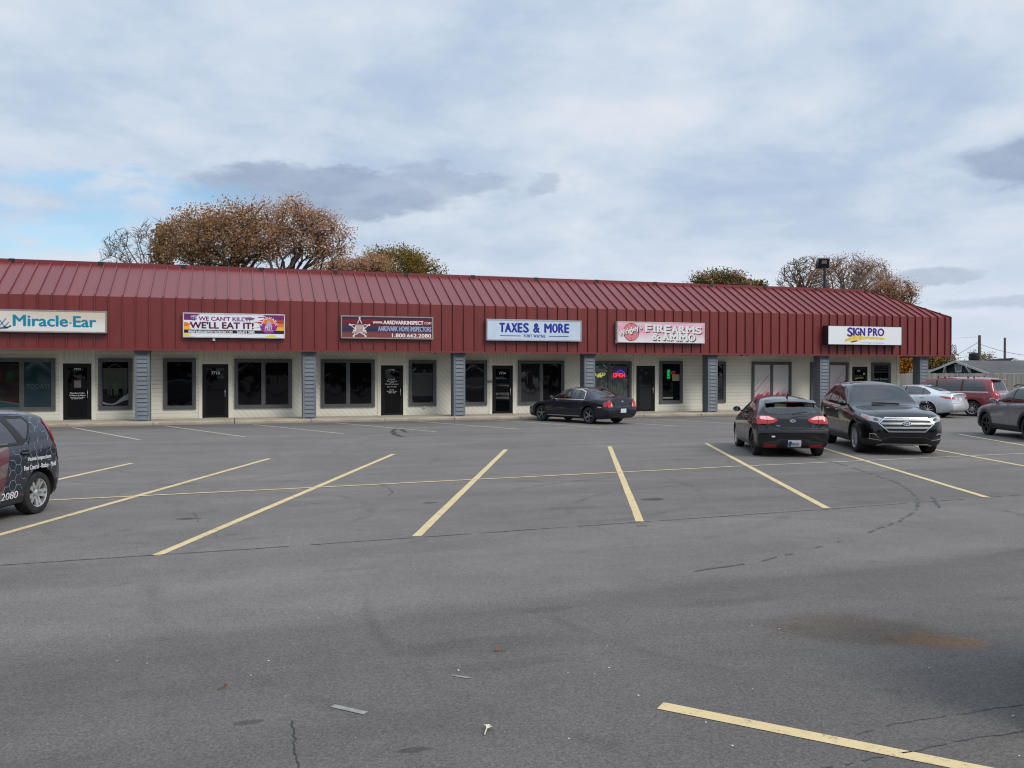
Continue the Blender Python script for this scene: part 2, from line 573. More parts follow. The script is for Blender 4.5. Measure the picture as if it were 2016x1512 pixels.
rnd = random.Random(5)
st = MB()
for _ in range(45):                                     # crumbs of white stone scattered on the asphalt
    px, py = rnd.uniform(-20, 2030), 850 + 660 * rnd.random() ** .8
    p = gp(px, py); s = rnd.uniform(.003, .008)
    bm = bmesh.new(); bmesh.ops.create_icosphere(bm, subdivisions=1, radius=s)
    for v in bm.verts: v.co = Vector((v.co.x * rnd.uniform(.7, 1.4), v.co.y * rnd.uniform(.7, 1.4), v.co.z * .6)) + Vector((p[0], p[1], s * .5))
    st.bm(bm)
tag(st.build('gravel_crumbs', mat('pale_stone', (.55, .53, .5), .8)), 'small white stone crumbs scattered over the asphalt', 'gravel', kind='stuff')


def leaf(px, py, s, col, label, ang, name='dry_leaf'):
    p = gp(px, py)
    mb = MB()
    out = [(0, 0), (.35, .22), (.42, .5), (.75, .42), (.7, .12), (1, 0), (.7, -.12), (.75, -.42), (.42, -.5), (.35, -.22)]
    r2 = random.Random(px)
    V = [Vector((a * s, b * s, .012 + r2.uniform(0, .018))) for a, b in out]
    V = [Matrix.Rotation(ang, 3, 'Z') @ v + Vector(p) for v in V]
    c = sum(V, Vector()) / len(V) + Vector((0, 0, .012))
    mb.add(V + [c], [(i, (i + 1) % 10, 10) for i in range(10)])
    d = Matrix.Rotation(ang, 3, 'Z') @ Vector((-.9 * s, -.15 * s, 0))
    mb.tube([V[0], V[0] + d * .5 + Vector((0, 0, -.004)), Vector(p) + d + Vector((0, 0, .006))], .0035, 5)
    tag(mb.build(name, mat('leaf_' + str(int(px)), col, .75, var=.25, vscale=30), fixn=False), label, 'leaf')


leaf(958, 1441, .055, (.62, .57, .43), 'pale curled dry leaf with a stalk lying on the asphalt', .9)
leaf(985, 1283, .045, (.20, .06, .03), 'thin reddish brown leaf lying flat on the asphalt', 2.6)
leaf(438, 1357, .035, (.16, .06, .035), 'small dark brown leaf lying alone on bare asphalt', .3)
leaf(1435, 910, .07, (.05, .03, .02), 'black scrap of leaf beside the yellow line', .3)

# ------------------------------------------------------------------ sidewalk with its kerb
D = 36.67                                                # distance of the fascia plane
YW, YC, YK = 38.61, 36.83, 35.9                          # wall, column fronts, kerb face
ZS = .119                                                # sidewalk height


def concrete():
    oc = node('ShaderNodeTexCoord', out=3)
    x, y, z = sep(oc)
    f = noise(oc, 1.2, 5, .6); g = noise(oc, 14.0, 4, .7)
    c = mixc(sstep(f * .6 + g * .4, .35, .65), (.34, .295, .22), (.49, .435, .335))
    dirt = sstep(z + (f - .5) * .1, .10, .02)
    c = mixc(dirt * .65, c, (.25, .20, .145))
    return {'Base Color': c, 'Roughness': .85}


M_CON = custom('concrete', concrete)
sw = MB()
x = -27.0
k = 0
while x < 39.5:                                          # slabs with open joints
    x1 = min(x + 3.0, 39.6)
    sw.bbox((x, YK, -.3), (x1 - .02, YW + (0 if x1 < 34 else 16), ZS), .018)
    x = x1
tag(sw.build('sidewalk', M_CON), kind='structure')

# ------------------------------------------------------------------ strip mall
mall = thing('strip_mall', 'long single storey shopping strip with red standing seam metal roof', 'building', (5, YW, 0))
XL, XR = -27.0, 36.59
WR = wp(1769, 760, YW)[0]                                # right end of the shop wall
ZF, ZK, ZC, ZT, YT = 2.94, 5.005, 6.51, 6.65, D + 2.728  # fascia foot, knee, cap foot, cap top, cap plane


def siding(mode):
    def fn():
        oc = node('ShaderNodeTexCoord', out=3)
        x, y, z = sep(oc)
        u = {'h': z, 'r': (x + z) * .7071, 'l': (x - z) * .7071, 'v': x}[mode]
        fr = N.m('FRACT', u / .172 + 40.0)
        gr = N.m('MAXIMUM', sstep(fr, .05, .0), sstep(fr, .95, 1.0))
        f = noise(oc, .7, 5, .6); g = noise(comb(x * 4.0, y, z * 4.0), 6.0, 4, .6)
        c = mixc(sstep(f * .6 + g * .4, .3, .7), (.70, .68, .585), (.80, .78, .69))
        dirt = sstep(z + (f - .5) * .5, .45, .1)
        c = mixc(dirt * .22, c, (.36, .32, .25))
        c = mixc(gr * .7, c, (.17, .165, .15))
        return {'Base Color': c, 'Roughness': .75, 'Normal': node('ShaderNodeBump', {'Height': gr * -1.0, 'Strength': .6, 'Distance': .012})}
    return custom('painted_siding_' + mode, fn)


S_H, S_R, S_L, S_V = [siding(q) for q in 'hrlv']
M_TRIM = mat('cream_trim_paint', (.76, .74, .65), .7, var=.08, vscale=2)
M_FRM = mat('dark_grey_window_paint', (.085, .086, .092), .55, var=.15, vscale=4)
M_BRZ = mat('dark_bronze_metal', (.009, .008, .008), .5, spec=.2)
M_PANE = mat('dark_window_glass', (.003, .0033, .0045), .02, spec=.3)
M_MIRR = mat('mirrored_window_glass', (.012, .012, .015), .015, spec=.8, coat=.4)
M_STEEL = mat('brushed_steel', (.62, .62, .62), .3, 1.0)
M_WHT = mat('white_vinyl', (.72, .72, .70), .5)


def X(px, y=YW, py=760): return float(wp(px, py, y)[0])
def Z(px, py, y=YW): return float(wp(px, py, y)[2])


wall = MB()
ztop = ZF + .12
segs = [(XL, X(398), 0), (X(398), X(1112), 1), (X(1112), X(1292), 2), (X(1292), X(1560), 0), (X(1560), WR, 1)]
for a, b, m in segs: wall.quad((a, YW, ZS), (b, YW, ZS), (b, YW, ztop), (a, YW, ztop), m)
wall.quad((WR, YW, ZS), (WR, 56, ZS), (WR, 56, ztop), (WR, YW, ztop), 0)
wall.quad((WR, 56, 0), (XL, 56, 0), (XL, 56, 6), (WR, 56, 6), 0)
wall.quad((XL, 56, 0), (XL, YW, 0), (XL, YW, 6), (XL, 56, 6), 0)
wall.box((WR - .14, YW - .03, ZS), (WR + .03, YW + .1, ztop), 3)
wall.build('wall', [S_H, S_R, S_L, M_TRIM], mall, fixn=False)

M_SOF = mat('grey_soffit_paint', (.33, .33, .31), .8)
sf = MB()
sf.box((XL, D + .06, ZF + .10), (XR - .03, YW, ZF + .16))
sf.box((WR, YW + .002, ZF + .10), (XR - .03, 56, ZF + .16))
sf.build('soffit', M_SOF, mall)


def redmetal():
    oc = node('ShaderNodeTexCoord', out=3)
    x, y, z = sep(oc)
    f = noise(oc, .35, 5, .6); g = noise(comb(x * 3.0, y, z * .5), 2.0, 4, .6)
    pan = node('ShaderNodeTexWhiteNoise', {'W': N.m('FLOOR', (x + 8.098) / .4917)}, out=0, noise_dimensions='1D')
    c = mixc(sstep(f * .5 + g * .5, .3, .7), (.158, .021, .020), (.192, .029, .026))
    c = mixc(pan * .4, c, (.132, .018, .018))
    return {'Base Color': c, 'Roughness': .36 + (g - .5) * .12, 'Specular IOR Level': .55, 'Normal': node('ShaderNodeBump', {'Height': noise(comb(x * 1.5, y, z * .8), 1.6, 3), 'Strength': .12, 'Distance': .05})}


M_RED = custom('red_painted_steel', redmetal)
M_REDD = mat('red_trim_steel', (.16, .022, .026), .5, var=.1)
rf = MB()
hx = XR - (YT - D)                                       # where the hip meets the cap
rf.quad((XL, D, ZF), (XR, D, ZF), (XR, D, ZK), (XL, D, ZK))
rf.add([(XL, D, ZK), (XR, D, ZK), (hx, YT, ZC), (XL, YT, ZC)], [(0, 1, 2, 3)])
rf.quad((XR, D, ZF), (XR, 57, ZF), (XR, 57, ZK), (XR, D, ZK))
rf.add([(XR, D, ZK), (XR, 57, ZK), (hx, 57, ZC), (hx, YT, ZC)], [(0, 1, 2, 3)])
rf.quad((XL, D, ZF), (XL, 57, ZF), (XL, 57, ZC), (XL, D, ZC))
rf.quad((XL, D, ZF), (XR, D, ZF), (XR, D + .06, ZF), (XL, D + .06, ZF))
rf.quad((XL, YT + .1, 6.2), (hx, YT + .1, 6.2), (hx, 57, 6.2), (XL, 57, 6.2))
dz, dy = ZC - ZK, YT - D
ln = math.hypot(dz, dy)
nrm = Vector((0, -dz / ln, dy / ln))
i = -38
while True:
    xx = -8.098 + .4917 * i
    i += 1
    if xx > XR - .1: break
    if xx < XL: continue
    ye = YT if xx < hx else D + (XR - xx)
    t = (ye - D) / dy
    rf.box((xx - .019, D - .062, ZF + .02), (xx + .019, D - .001, ZK + .03))
    rf.bar((xx, D - .001, ZK), (xx, ye, ZK + dz * t), .038, .065, nrm)
for xx in (XR - .07,): rf.box((xx - .014, D - .042, ZF + .02), (xx + .014, D - .001, ZK + .01))
yy = D + .4
while yy < 57:
    rf.box((XR + .001, yy - .014, ZF + .02), (XR + .042, yy + .014, ZK + .02)); yy += .4917
rf.bar((XR, D, ZK + .004), (hx, YT, ZC + .004), .16, .03, (0, 0, 1))
rf.build('roof', M_RED, mall, fixn=False)
tr = MB()
tr.box((XL, D - .07, ZF - .03), (XR + .05, D - .004, ZF + .045))
tr.box((XR + .004, D - .004, ZF - .03), (XR + .05, 57, ZF + .045))
tr.box((XR - .03, D - .006, ZF + .05), (XR + .006, D + .03, ZK))
tr.build('drip_edge', M_REDD, mall)
cp_ = MB()
cp_.box((XL, YT - .03, ZC - .02), (hx + .02, YT + .12, ZT))
cp_.build('ridge_cap', M_REDD, mall)
M_CLIP = mat('black_clip', (.012, .012, .013), .5)
for px, py in ((-160, 503), (23, 510), (198, 517), (361, 522), (515, 529), (660, 536), (800, 541), (931, 546), (1056, 550), (1175, 555), (1290, 558), (1400, 562), (1506, 566), (1607, 568), (1705, 571), (1719, 571)):
    xx = X(px, YT - .03, py)
    MB().box((xx - .1, YT - .045, ZC - .035), (xx + .1, YT + .13, ZT + .012)).build('ridge_clip', M_CLIP, mall)

# columns: blue grey posts clad with lap boards between corner boards
M_COLB = mat('blue_grey_siding_paint', (.135, .155, .178), .6, var=.10, vscale=2)


def column(x0, x1):
    mb = MB()
    w = x1 - x0
    y0, y1 = YC, YC + w
    mb.box((x0 + .03, y0 + .03, ZS), (x1 - .03, y1 - .03, ZF + .10))
    cb = .095
    for xa, xb in ((x0, x0 + cb), (x1 - cb, x1)):
        mb.box((xa, y0, ZS), (xb, y0 + .03, ZF + .02)); mb.box((xa, y1 - .03, ZS), (xb, y1, ZF + .02))
    for ya, yb in ((y0 + .03, y0 + cb), (y1 - cb, y1 - .03)):
        mb.box((x0, ya, ZS), (x0 + .03, yb, ZF + .02)); mb.box((x1 - .03, ya, ZS), (x1, yb, ZF + .02))
    z = ZS + .06
    p = .172
    while z < ZF - .12:
        zt = min(z + p - .012, ZF - .1)
        for yy, s in ((y0, -1), (y1, 1)):
            o, q = yy - s * .020, yy + s * .018
            mb.add([(x0 + cb, o, z), (x1 - cb, o, z), (x1 - cb, q, z), (x0 + cb, q, z), (x0 + cb, o, zt), (x1 - cb, o, zt)], [(0, 1, 2, 3), (3, 2, 5, 4), (0, 3, 4), (1, 5, 2)])
        for xx, s in ((x0, -1), (x1, 1)):
            o, q = xx - s * .020, xx + s * .018
            mb.add([(o, y0 + cb, z), (o, y1 - cb, z), (q, y1 - cb, z), (q, y0 + cb, z), (o, y0 + cb, zt), (o, y1 - cb, zt)], [(0, 1, 2, 3), (3, 2, 5, 4), (0, 3, 4), (1, 5, 2)])
        z += p
    mb.box((x0 - .02, y0 - .02, ZF - .1), (x1 + .02, y1 + .02, ZF + .09))
    mb.build('column', M_COLB, mall)


for a, b in ((-3.76, -3.20), (2.70, 3.25), (9.18, 9.71), (15.40, 15.94), (21.89, 22.42), (28.36, 28.91), (34.67, 35.20), (-10.2, -9.65), (-16.66, -16.1)): column(a, b)


# windows and doors -------------------------------------------------
def ring(mb, x0, x1, z0, z1, w, ya, yb, mi=0):
    mb.box((x0, ya, z0), (x1, yb, z0 + w), mi); mb.box((x0, ya, z1 - w), (x1, yb, z1), mi)
    mb.box((x0, ya, z0 + w), (x0 + w, yb, z1 - w), mi); mb.box((x1 - w, ya, z0 + w), (x1, yb, z1 - w), mi)


def window(l, r, t, b, mull=(), pane=M_PANE, left_px=None):
    """painted casing, inner sash, one pane per light; returns (part, list of light boxes)"""
    x0, x1 = X(l), X(r)
    pm = r if left_px is None else left_px
    z1, z0 = Z(pm, t), Z(pm, b)
    mb = MB()
    ring(mb, x0, x1, z0, z1, .115, YW - .075, YW)
    xs = [x0 + .115] + [X(m) for m in mull] + [x1 - .115]
    lights = []
    for i in range(len(xs) - 1):
        a = xs[i] + (.0 if i == 0 else .045); c = xs[i + 1] - (.0 if i == len(xs) - 2 else .045)
        ring(mb, a, c, z0 + .115, z1 - .115, .04, YW - .05, YW - .003)
        lights.append((a + .04, c - .04, z0 + .155, z1 - .155))
    for m in xs[1:-1]: mb.box((m - .045, YW - .06, z0 + .115), (m + .045, YW - .002, z1 - .115))
    o = mb.build('window', M_FRM, mall)
    for i, q in enumerate(lights):
        pm_ = pane[i] if isinstance(pane, (list, tuple)) else pane
        if pm_ is None: continue
        rr = random.Random(int(q[0] * 50))
        g = MB()
        n = 6                                           # slightly bowed glass, as the wavy reflections show
        vs, fs = [], []
        for jz in range(n + 1):
            for jx in range(n + 1):
                u, v = jx / n, jz / n
                bow = .005 * math.sin(math.pi * u) * math.sin(math.pi * v) * rr.choice((1, 1, .8))
                vs.append((q[0] + (q[1] - q[0]) * u, YW - .022 + bow, q[2] + (q[3] - q[2]) * v))
        for jz in range(n):
            for jx in range(n):
                k = jz * (n + 1) + jx
                fs.append((k, k + 1, k + n + 2, k + n + 1))
        g.add(vs, fs)
        g.build('pane', pm_, o, smooth=True, fixn=False)
    return o, lights


def clip(poly, x0, x1, z0, z1):
    for ax, lim, sgn in ((0, x0, 1), (0, x1, -1), (1, z0, 1), (1, z1, -1)):
        out = []
        for i in range(len(poly)):
            p, q = poly[i], poly[(i + 1) % len(poly)]
            a, b = (p[ax] - lim) * sgn, (q[ax] - lim) * sgn
            if a >= 0: out.append(p)
            if a * b < 0:
                t = a / (a - b)
                out.append((p[0] + (q[0] - p[0]) * t, p[1] + (q[1] - p[1]) * t))
        poly = out
        if not poly: return []
    return poly


def flat(mb, poly, y, mi=0):
    if len(poly) > 2: mb.poly([(p[0], y, p[1]) for p in poly], mi)


M_INK = mat('white_door_lettering', (.75, .75, .75), .6)


def door(l, r, t, b, num, lines=(), numbox=None, pane=M_PANE):
    x0, x1 = X(l), X(r)
    z1, z0 = Z(l, t), ZS + .005
    mb = MB()
    ring(mb, x0, x1, z0, z1, .06, YW - .05, YW)
    ring(mb, x0 + .062, x1 - .062, z0 + .01, z1 - .062, .10, YW - .042, YW - .004)
    o = mb.build('door', M_BRZ, mall)
    a, c, d, e = x0 + .16, x1 - .16, z0 + .11, z1 - .16
    MB().quad((a, YW - .02, d), (c, YW - .02, d), (c, YW - .02, e), (a, YW - .02, e)).build('pane', pane, o, fixn=False)
    hx_ = x1 - .13
    h = MB().tube([(hx_, YW - .04, ZS + .9), (hx_, YW - .1, ZS + .9), (hx_, YW - .1, ZS + 1.22), (hx_, YW - .04, ZS + 1.22)], .016, 8)
    h.build('handle', M_STEEL, o, smooth=True)
    MB().box((x0 + .05, YW - .12, ZS), (x1 - .05, YW - .002, ZS + .018)).build('threshold', M_STEEL, o)
    tx = MB()
    if num:
        l_, r_, t_, b_ = numbox
        put_text(tx, num, (X(l_), YW - .027, Z(l_, b_)), (1, 0, 0), (0, 0, 1), X(r_) - X(l_), Z(l_, t_) - Z(l_, b_), .02)
    for s, l_, r_, t_, b_ in lines:
        put_text(tx, s, (X(l_), YW - .027, Z(l_, b_)), (1, 0, 0), (0, 0, 1), X(r_) - X(l_), Z(l_, t_) - Z(l_, b_), .015)
    if tx.v: tx.build('lettering', M_INK, o, fixn=False)
    # cream boards each side of the door and over it
    tb = MB()
    for xa, xb in ((x0 - .15, x0 - .002), (x1 + .002, x1 + .15)): tb.box((xa, YW - .03, ZS), (xb, YW - .001, ztop))
    tb.box((x0 - .002, YW - .028, z1 + .002), (x1 + .002, YW - .001, z1 + .12))
    tb.quad((x0 - .002, YW - .006, z1 + .12), (x1 + .002, YW - .006, z1 + .12), (x1 + .002, YW - .006, ztop), (x0 - .002, YW - .006, ztop), 1)
    tb.build('door_trim', [M_TRIM, S_V], mall, fixn=False)
    return o


def fadedposter():
    oc = node('ShaderNodeTexCoord', out=3); x, y, z = sep(oc)
    f = noise(comb(x, y, z * 1.4), 1.7, 3, .5); g = noise(comb(x + 9.0, y, z), 1.3, 3, .5)
    c = ramp(f, [(.30, (.008, .010, .014)), (.45, (.022, .010, .010)), (.55, (.012, .030, .018)), (.68, (.045, .05, .03))])
    return {'Base Color': mixc(sstep(g, .56, .66) * .8, c, (.07, .010, .014)), 'Roughness': .12, 'Specular IOR Level': .3}


TEAL = mat('teal_window_poster', (.008, .030, .040), .04, spec=.7)
w1, q1 = window(-25, 109.4, 705.6, 808.5, (43.2,), (M_PANE, TEAL), 109)
pb = MB()
x0, x1, z0, z1 = q1[1]
P1 = lambda px, py: (X(px), Z(px, py))
put_text(pb, "TODAY!", (*P1(52, 765.5)[:1], YW - .027, P1(52, 765.5)[1]), (1, 0, 0), (0, 0, 1), X(97) - X(52), .2, .0)
pb.build('poster_lettering', mat('faded_lettering', (.05, .09, .10), .6), w1, fixn=False)
pb = MB()
a0 = q1[0]
def band(mb, f, y, mi, n=24, lo=None):
    vs = [(a0[0] + (a0[1] - a0[0]) * i / n) for i in range(n + 1)]
    top = [f(i / n) for i in range(n + 1)]
    bot = [(lo(i / n) if lo else 0.0) for i in range(n + 1)]
    H_ = a0[3] - a0[2]
    for i in range(n):
        mb.quad((vs[i], y, a0[2] + bot[i] * H_), (vs[i + 1], y, a0[2] + bot[i + 1] * H_), (vs[i + 1], y, a0[2] + top[i + 1] * H_), (vs[i], y, a0[2] + top[i] * H_), mi)
band(pb, lambda u: .16 - .10 * u, YW - .026, 0)
band(pb, lambda u: .18 - .10 * u, YW - .0265, 1, lo=lambda u: .16 - .10 * u)
band(pb, lambda u: .97, YW - .0255, 2, lo=lambda u: .16 - .10 * u)
pb.build('poster', [mat('poster_teal', (.012, .05, .055), .2), mat('poster_line', (.06, .10, .10), .3), custom('faded_photo_poster', fadedposter)], w1, fixn=False)

d1 = door(124.6, 180, 715.6, 825, "7720", (("Monday-Friday", 138, 167, 772.5, 775.8), ("9:00am-5:00pm", 136.5, 168.5, 777, 780.3), ("Evenings & Saturdays", 138, 167, 781, 783.3), ("By Appointment", 141, 163.5, 783.8, 786.3)), (146, 159.5, 725, 728.8))
MB().box((X(146.5), YW - .03, Z(146.5, 763)), (X(160), YW - .024, Z(146.5, 749))).build('notice', mat('tan_paper', (.22, .17, .15), .7), d1)
w2, q2 = window(193.8, 260.8, 705.5, 806)
pb = MB()
a0 = q2[0]
flat(pb, [(a0[0] + .03, a0[2] + .7), (a0[1] - .03, a0[2] + .7), (a0[1] - .03, a0[3] - .25), (a0[0] + .03, a0[3] - .25)], YW - .0255, 0)
band(pb, lambda u: .10 + .13 * max(0, u - .5) * 2 - .05 * math.sin(5 * u), YW - .027, 1, lo=lambda u: .05 + .06 * max(0, u - .5) * 2 - .03 * math.sin(5 * u))
for i, (cx, hh, c) in enumerate(((.27, .52, 2), (.52, .45, 3), (.86, .56, 2))):   # faded figures of a family poster
    bx = a0[0] + (a0[1] - a0[0]) * cx; bz = a0[2] + .42
    flat(pb, [(bx - .06, bz), (bx - .02, bz), (bx, bz + .3), (bx + .03, bz), (bx + .08, bz), (bx + .1, bz + hh), (bx + .05, bz + hh + .1), (bx - .05, bz + hh + .1), (bx - .1, bz + hh)], YW - .027, c)
    flat(pb, [(bx + .055 * math.cos(t), bz + hh + .17 + .07 * math.sin(t)) for t in np.linspace(0, 6.28, 12)[:-1]], YW - .027, 2)
pb.build('poster', [mat('poster_olive', (.035, .036, .020), .2), mat('poster_white', (.16, .19, .22), .3), mat('poster_dark', (.010, .012, .012), .3), mat('poster_leaf', (.018, .035, .018), .3)], w2, fixn=False)
window(321.6, 385.8, 705.6, 805.4)
door(398.5, 449.5, 716.9, 822.5, "7718", (), (416.3, 432.5, 731.5, 737.2))
window(461.4, 574.6, 706.9, 803, (518.5,))
window(631.5, 737.5, 707.8, 801.2, (685.2,))
door(750, 793.3, 719.4, 817, "7716", (("Aardvark", 764, 778, 745, 747.6), ("Pest Control", 761.5, 781, 749, 751.6), ("and", 768, 774.5, 752.3, 754.3), ("Home Inspectors", 758, 784.5, 755, 757.8),
     ("(260) 471-2800", 762, 780.5, 760.8, 763), ("Hours", 767, 775, 766.3, 768.4), ("Monday - Friday", 761.5, 781, 769.3, 771.6), ("9:00 - 5:00", 765, 778, 772, 774.2)), (766, 776.5, 725.7, 729.7))
w6, q6 = window(804.5, 858.5, 709, 798.8, (), M_MIRR)
bl = MB(); a0 = q6[0]
bl.quad((a0[0] + .01, YW - .026, a0[2] + .3), (a0[1] - .01, YW - .026, a0[2] + .3), (a0[1] - .01, YW - .026, a0[3] - .42), (a0[0] + .01, YW - .026, a0[3] - .42))
bl.build('roller_blind', mat('dark_olive_blind', (.014, .014, .011), .35), w6, fixn=False)
window(908, 958.5, 709.4, 797.8, (), M_MIRR, 958)
door(969, 1009, 719.8, 812.2, "7714", (), (982.5, 995, 732.2, 737))
window(1019.5, 1110, 710, 796.3, (1065.2,), (M_MIRR, M_PANE))
M_CLR = glass('shop_window_glass', (.62, .66, .66), .05)
w9, q9 = window(1154, 1242.4, 711.3, 793, (1199.2,), (M_CLR, M_CLR), 1242)
for a, b, c, d in q9: MB().quad((a - .03, YW - .004, c - .03), (b + .03, YW - .004, c - .03), (b + .03, YW - .004, d + .03), (a - .03, YW - .004, d + .03)).build('backing', mat('dim_shop_interior', (.07, .073, .078), .9), w9, fixn=False)
bl = MB(); a, b, c, d = q9[1]
xx = a
while xx < b - .06: bl.box((xx, YW - .012, c), (xx + .085, YW - .009, d - .14)); xx += .098
bl.box((a, YW - .016, d - .13), (b, YW - .009, d - .09))
a, b, c, d = q9[0]
bl.box((a, YW - .012, c + .62), (b, YW - .009, d - .02))
xx = a + .1
while xx < b - .06: bl.box((xx, YW - .012, c), (xx + .11, YW - .009, c + .5)); xx += .23
bl.build('vertical_blind', mat('grey_vertical_blind', (.42, .43, .43), .7), w9)
door(1252.4, 1288.5, 720.3, 809, None, pane=mat('smoked_door_glass', (.016, .019, .020), .03, spec=.5))
w10, q10 = window(1297.9, 1343, 710.9, 793.8, (), M_PANE)
a, b, c, d = q10[0]
for bx in (((b - .42, YW - .028, c + .97), (b - .02, YW - .024, c + 1.30)), ((a + .03, YW - .028, c + .09), (a + .6, YW - .024, c + .16))):
    MB().box(*bx).build('notice', mat('cream_paper', (.30, .29, .22), .7), w10)
window(1384, 1428, 711.6, 792.5, (), (mat('pale_window_film', (.012, .013, .016), .02, spec=.9),))
M_FILM = mat('frosted_window_film', (.60, .59, .59), .2, coat=.3)
w12, q12 = window(1479.4, 1556.8, 712.5, 791, (1518.5,), M_FILM)
w13, q13 = window(1595, 1622, 713, 791, (), M_FILM)
w14, q14 = window(1628, 1669, 713.4, 789.5, (), M_FILM)


def streaks(part, box, cols, seed, lean=.95, hi=.55, fill=True):
    """diagonal brush strokes printed on a window film"""
    rd = random.Random(seed)
    x0, x1, z0, z1 = box
    W, Hh = x1 - x0, z1 - z0
    mb = MB()
    for i in range(34):
        u = x0 - Hh * .5 + (W + Hh * .5) * (i + rd.random()) / 34
        ln_ = Hh * rd.uniform(.25, 1.0) * hi * (1.3 if u < x0 + W * .3 else .9)
        wd = rd.uniform(.012, .03)
        flat(mb, clip([(u, z0), (u + wd, z0), (u + wd + ln_ * lean, z0 + ln_), (u + ln_ * lean, z0 + ln_)], x0, x1, z0, z1), YW - .0285 - i * .00004, rd.randrange(len(cols)))
    if fill:
        for i in range(15):
            u = x0 + W * i / 15 + rd.uniform(-.1, .05)
            ln_ = Hh * rd.uniform(.05, .22) * (.6 + .8 * abs(math.sin(i * .9)))
            flat(mb, clip([(u - .1, z0), (u + .13, z0), (u + .13 + ln_ * .8, z0 + ln_), (u + .02 + ln_ * .8, z0 + ln_)], x0, x1, z0, z1), YW - .030 - i * .00004, 0)
    mb.build('printed_strokes', cols, part, fixn=False)


PK = [mat('magenta_print', (.50, .02, .10), .4), mat('rose_print', (.52, .13, .20), .4), mat('pale_rose_print', (.60, .30, .35), .4), mat('pale_grey_print', (.68, .62, .63), .4)]
PV = [mat('violet_print', (.07, .045, .26), .4), mat('plum_print', (.22, .07, .28), .4), mat('mauve_print', (.42, .24, .40), .4), mat('pale_mauve_print', (.58, .46, .55), .4)]
streaks(w12, q12[0], PK, 1); streaks(w12, q12[1], PK, 2, hi=.5)
streaks(w13, q13[0], PK, 3, hi=.2); streaks(w14, q14[0], PV, 4, hi=1.1, fill=False)
x0, x1, z0, z1 = q14[0]
pv = MB()
for i in range(9):
    u = x1 - .05 - i * .05; h0 = (z1 - z0) * (.66 - .075 * i) 
    flat(pv, clip([(u - .5, z0), (u + .2, z0), (u + .2 + .1, z0 + h0), (u, z0 + h0 * .8)], x0, x1, z0, z1), YW - .031 - i * .0001, 0 if i < 4 else 1)
pv.build('printed_strokes', PV, w14, fixn=False)
d6 = door(1677, 1706.4, 722, 806, "7710", (), (1686, 1692.5, 728.5, 732), )
db = MB()
put_text(db, "SIGN PRO", (X(1681), YW - .027, Z(1681, 742.4)), (1, 0, 0), (0, 0, 1), X(1698.5) - X(1681), .11, .02, 0)
flat(db, [P1(1680, 745), P1(1687, 743), P1(1699, 742.6), P1(1700, 745), P1(1690, 745), P1(1684, 747)], YW - .026, 1)
db.build('logo_lettering', [mat('purple_print', (.06, .05, .14), .5), mat('yellow_print', (.38, .33, .07), .5)], d6, fixn=False)
MB().box((X(1699), YW - .03, Z(1699, 738)), (X(1702), YW - .024, Z(1699, 734))).build('notice', M_WHT, d6)
w15, q15 = window(1715, 1752, 714, 789)
lt = MB()
for s, t, b, lo, hi in (("Vehicle Graphics", 721, 724, 0, 1), ("Vinyl Products", 725.5, 729, 0, 1), ("Window Decals", 730, 733.5, 0, 1), ("Real Estate", 744, 748.5, 1, 0), ("Event Banners", 749, 752.5, 0, 1)):
    put_text(lt, s, (X(1719.5), YW - .027, Z(1719.5, b)), (1, 0, 0), (0, 0, 1), X(1748) - X(1719.5), Z(1719.5, t) - Z(1719.5, b), .01, 0 if lo else 1)
lt.build('window_lettering', [mat('silver_lettering', (.42, .42, .43), .5), mat('grey_lettering', (.13, .13, .14), .5)], w15, fixn=False)

# small fittings on the wall
MB().bbox((X(832), YW - .06, Z(832, 804)), (X(837.5), YW - .001, Z(832, 799.5)), .008).build('outlet_box', mat('cream_plastic', (.5, .48, .42), .5), mall)
ms = MB().bbox((X(958.3), YW - .1, Z(958, 753)), (X(967.5), YW - .07, Z(958, 749)), .01)
ms.build('mail_slot', mat('pewter_metal', (.16, .17, .165), .45, .4), mall)


# ------------------------------------------------------------------ neon signs in the shop window (things of their own)
def neon(name, label, parts, loc):
    t = thing(name, label, 'neon sign', loc)
    for nm, pts_list, m, rad in parts:
        mb = MB()
        for pl in pts_list: mb.tube(pl, rad, 6)
        mb.build(nm, m, t, smooth=True)
    return t


N_RED = mat('red_neon', (1, .03, .05), .4, emit=1.7)
N_BLU = mat('blue_neon', (.10, .05, 1), .4, emit=1.1)
N_GRN = mat('green_neon', (.03, .9, .22), .4, emit=.5)
N_YEL = mat('yellow_neon', (.95, .9, .25), .4, emit=.3)
N_RDIM = mat('dim_red_neon', (.5, .01, .03), .4, emit=.35)
GL = {'O': [[(0, .2), (0, .8), (.25, 1), (.75, 1), (1, .8), (1, .2), (.75, 0), (.25, 0), (0, .2)]], 'P': [[(0, 0), (0, 1), (.8, 1), (1, .8), (.9, .5), (0, .45)]], 'E': [[(1, 1), (0, 1), (0, 0), (1, 0)], [(0, .5), (.8, .5)]],
      'N': [[(0, 0), (0, 1), (1, 0), (1, 1)]], 'M': [[(0, 0), (0, 1), (.5, .3), (1, 1), (1, 0)]], '&': [[(1, 0), (.2, .7), (.35, 1), (.65, .95), (.65, .7), (.05, .35), (.2, 0), (.6, .05), (1, .45)]]}


def glyphs(s, x0, x1, z0, z1, y, gap=.22, lean=0.0):
    n = len(s); w = (x1 - x0) / (n + gap * (n - 1))
    out = []
    for i, c in enumerate(s):
        for pl in GL[c]: out.append([(x0 + i * w * (1 + gap) + a * w + lean * b, y, z0 + b * (z1 - z0)) for a, b in pl])
    return out


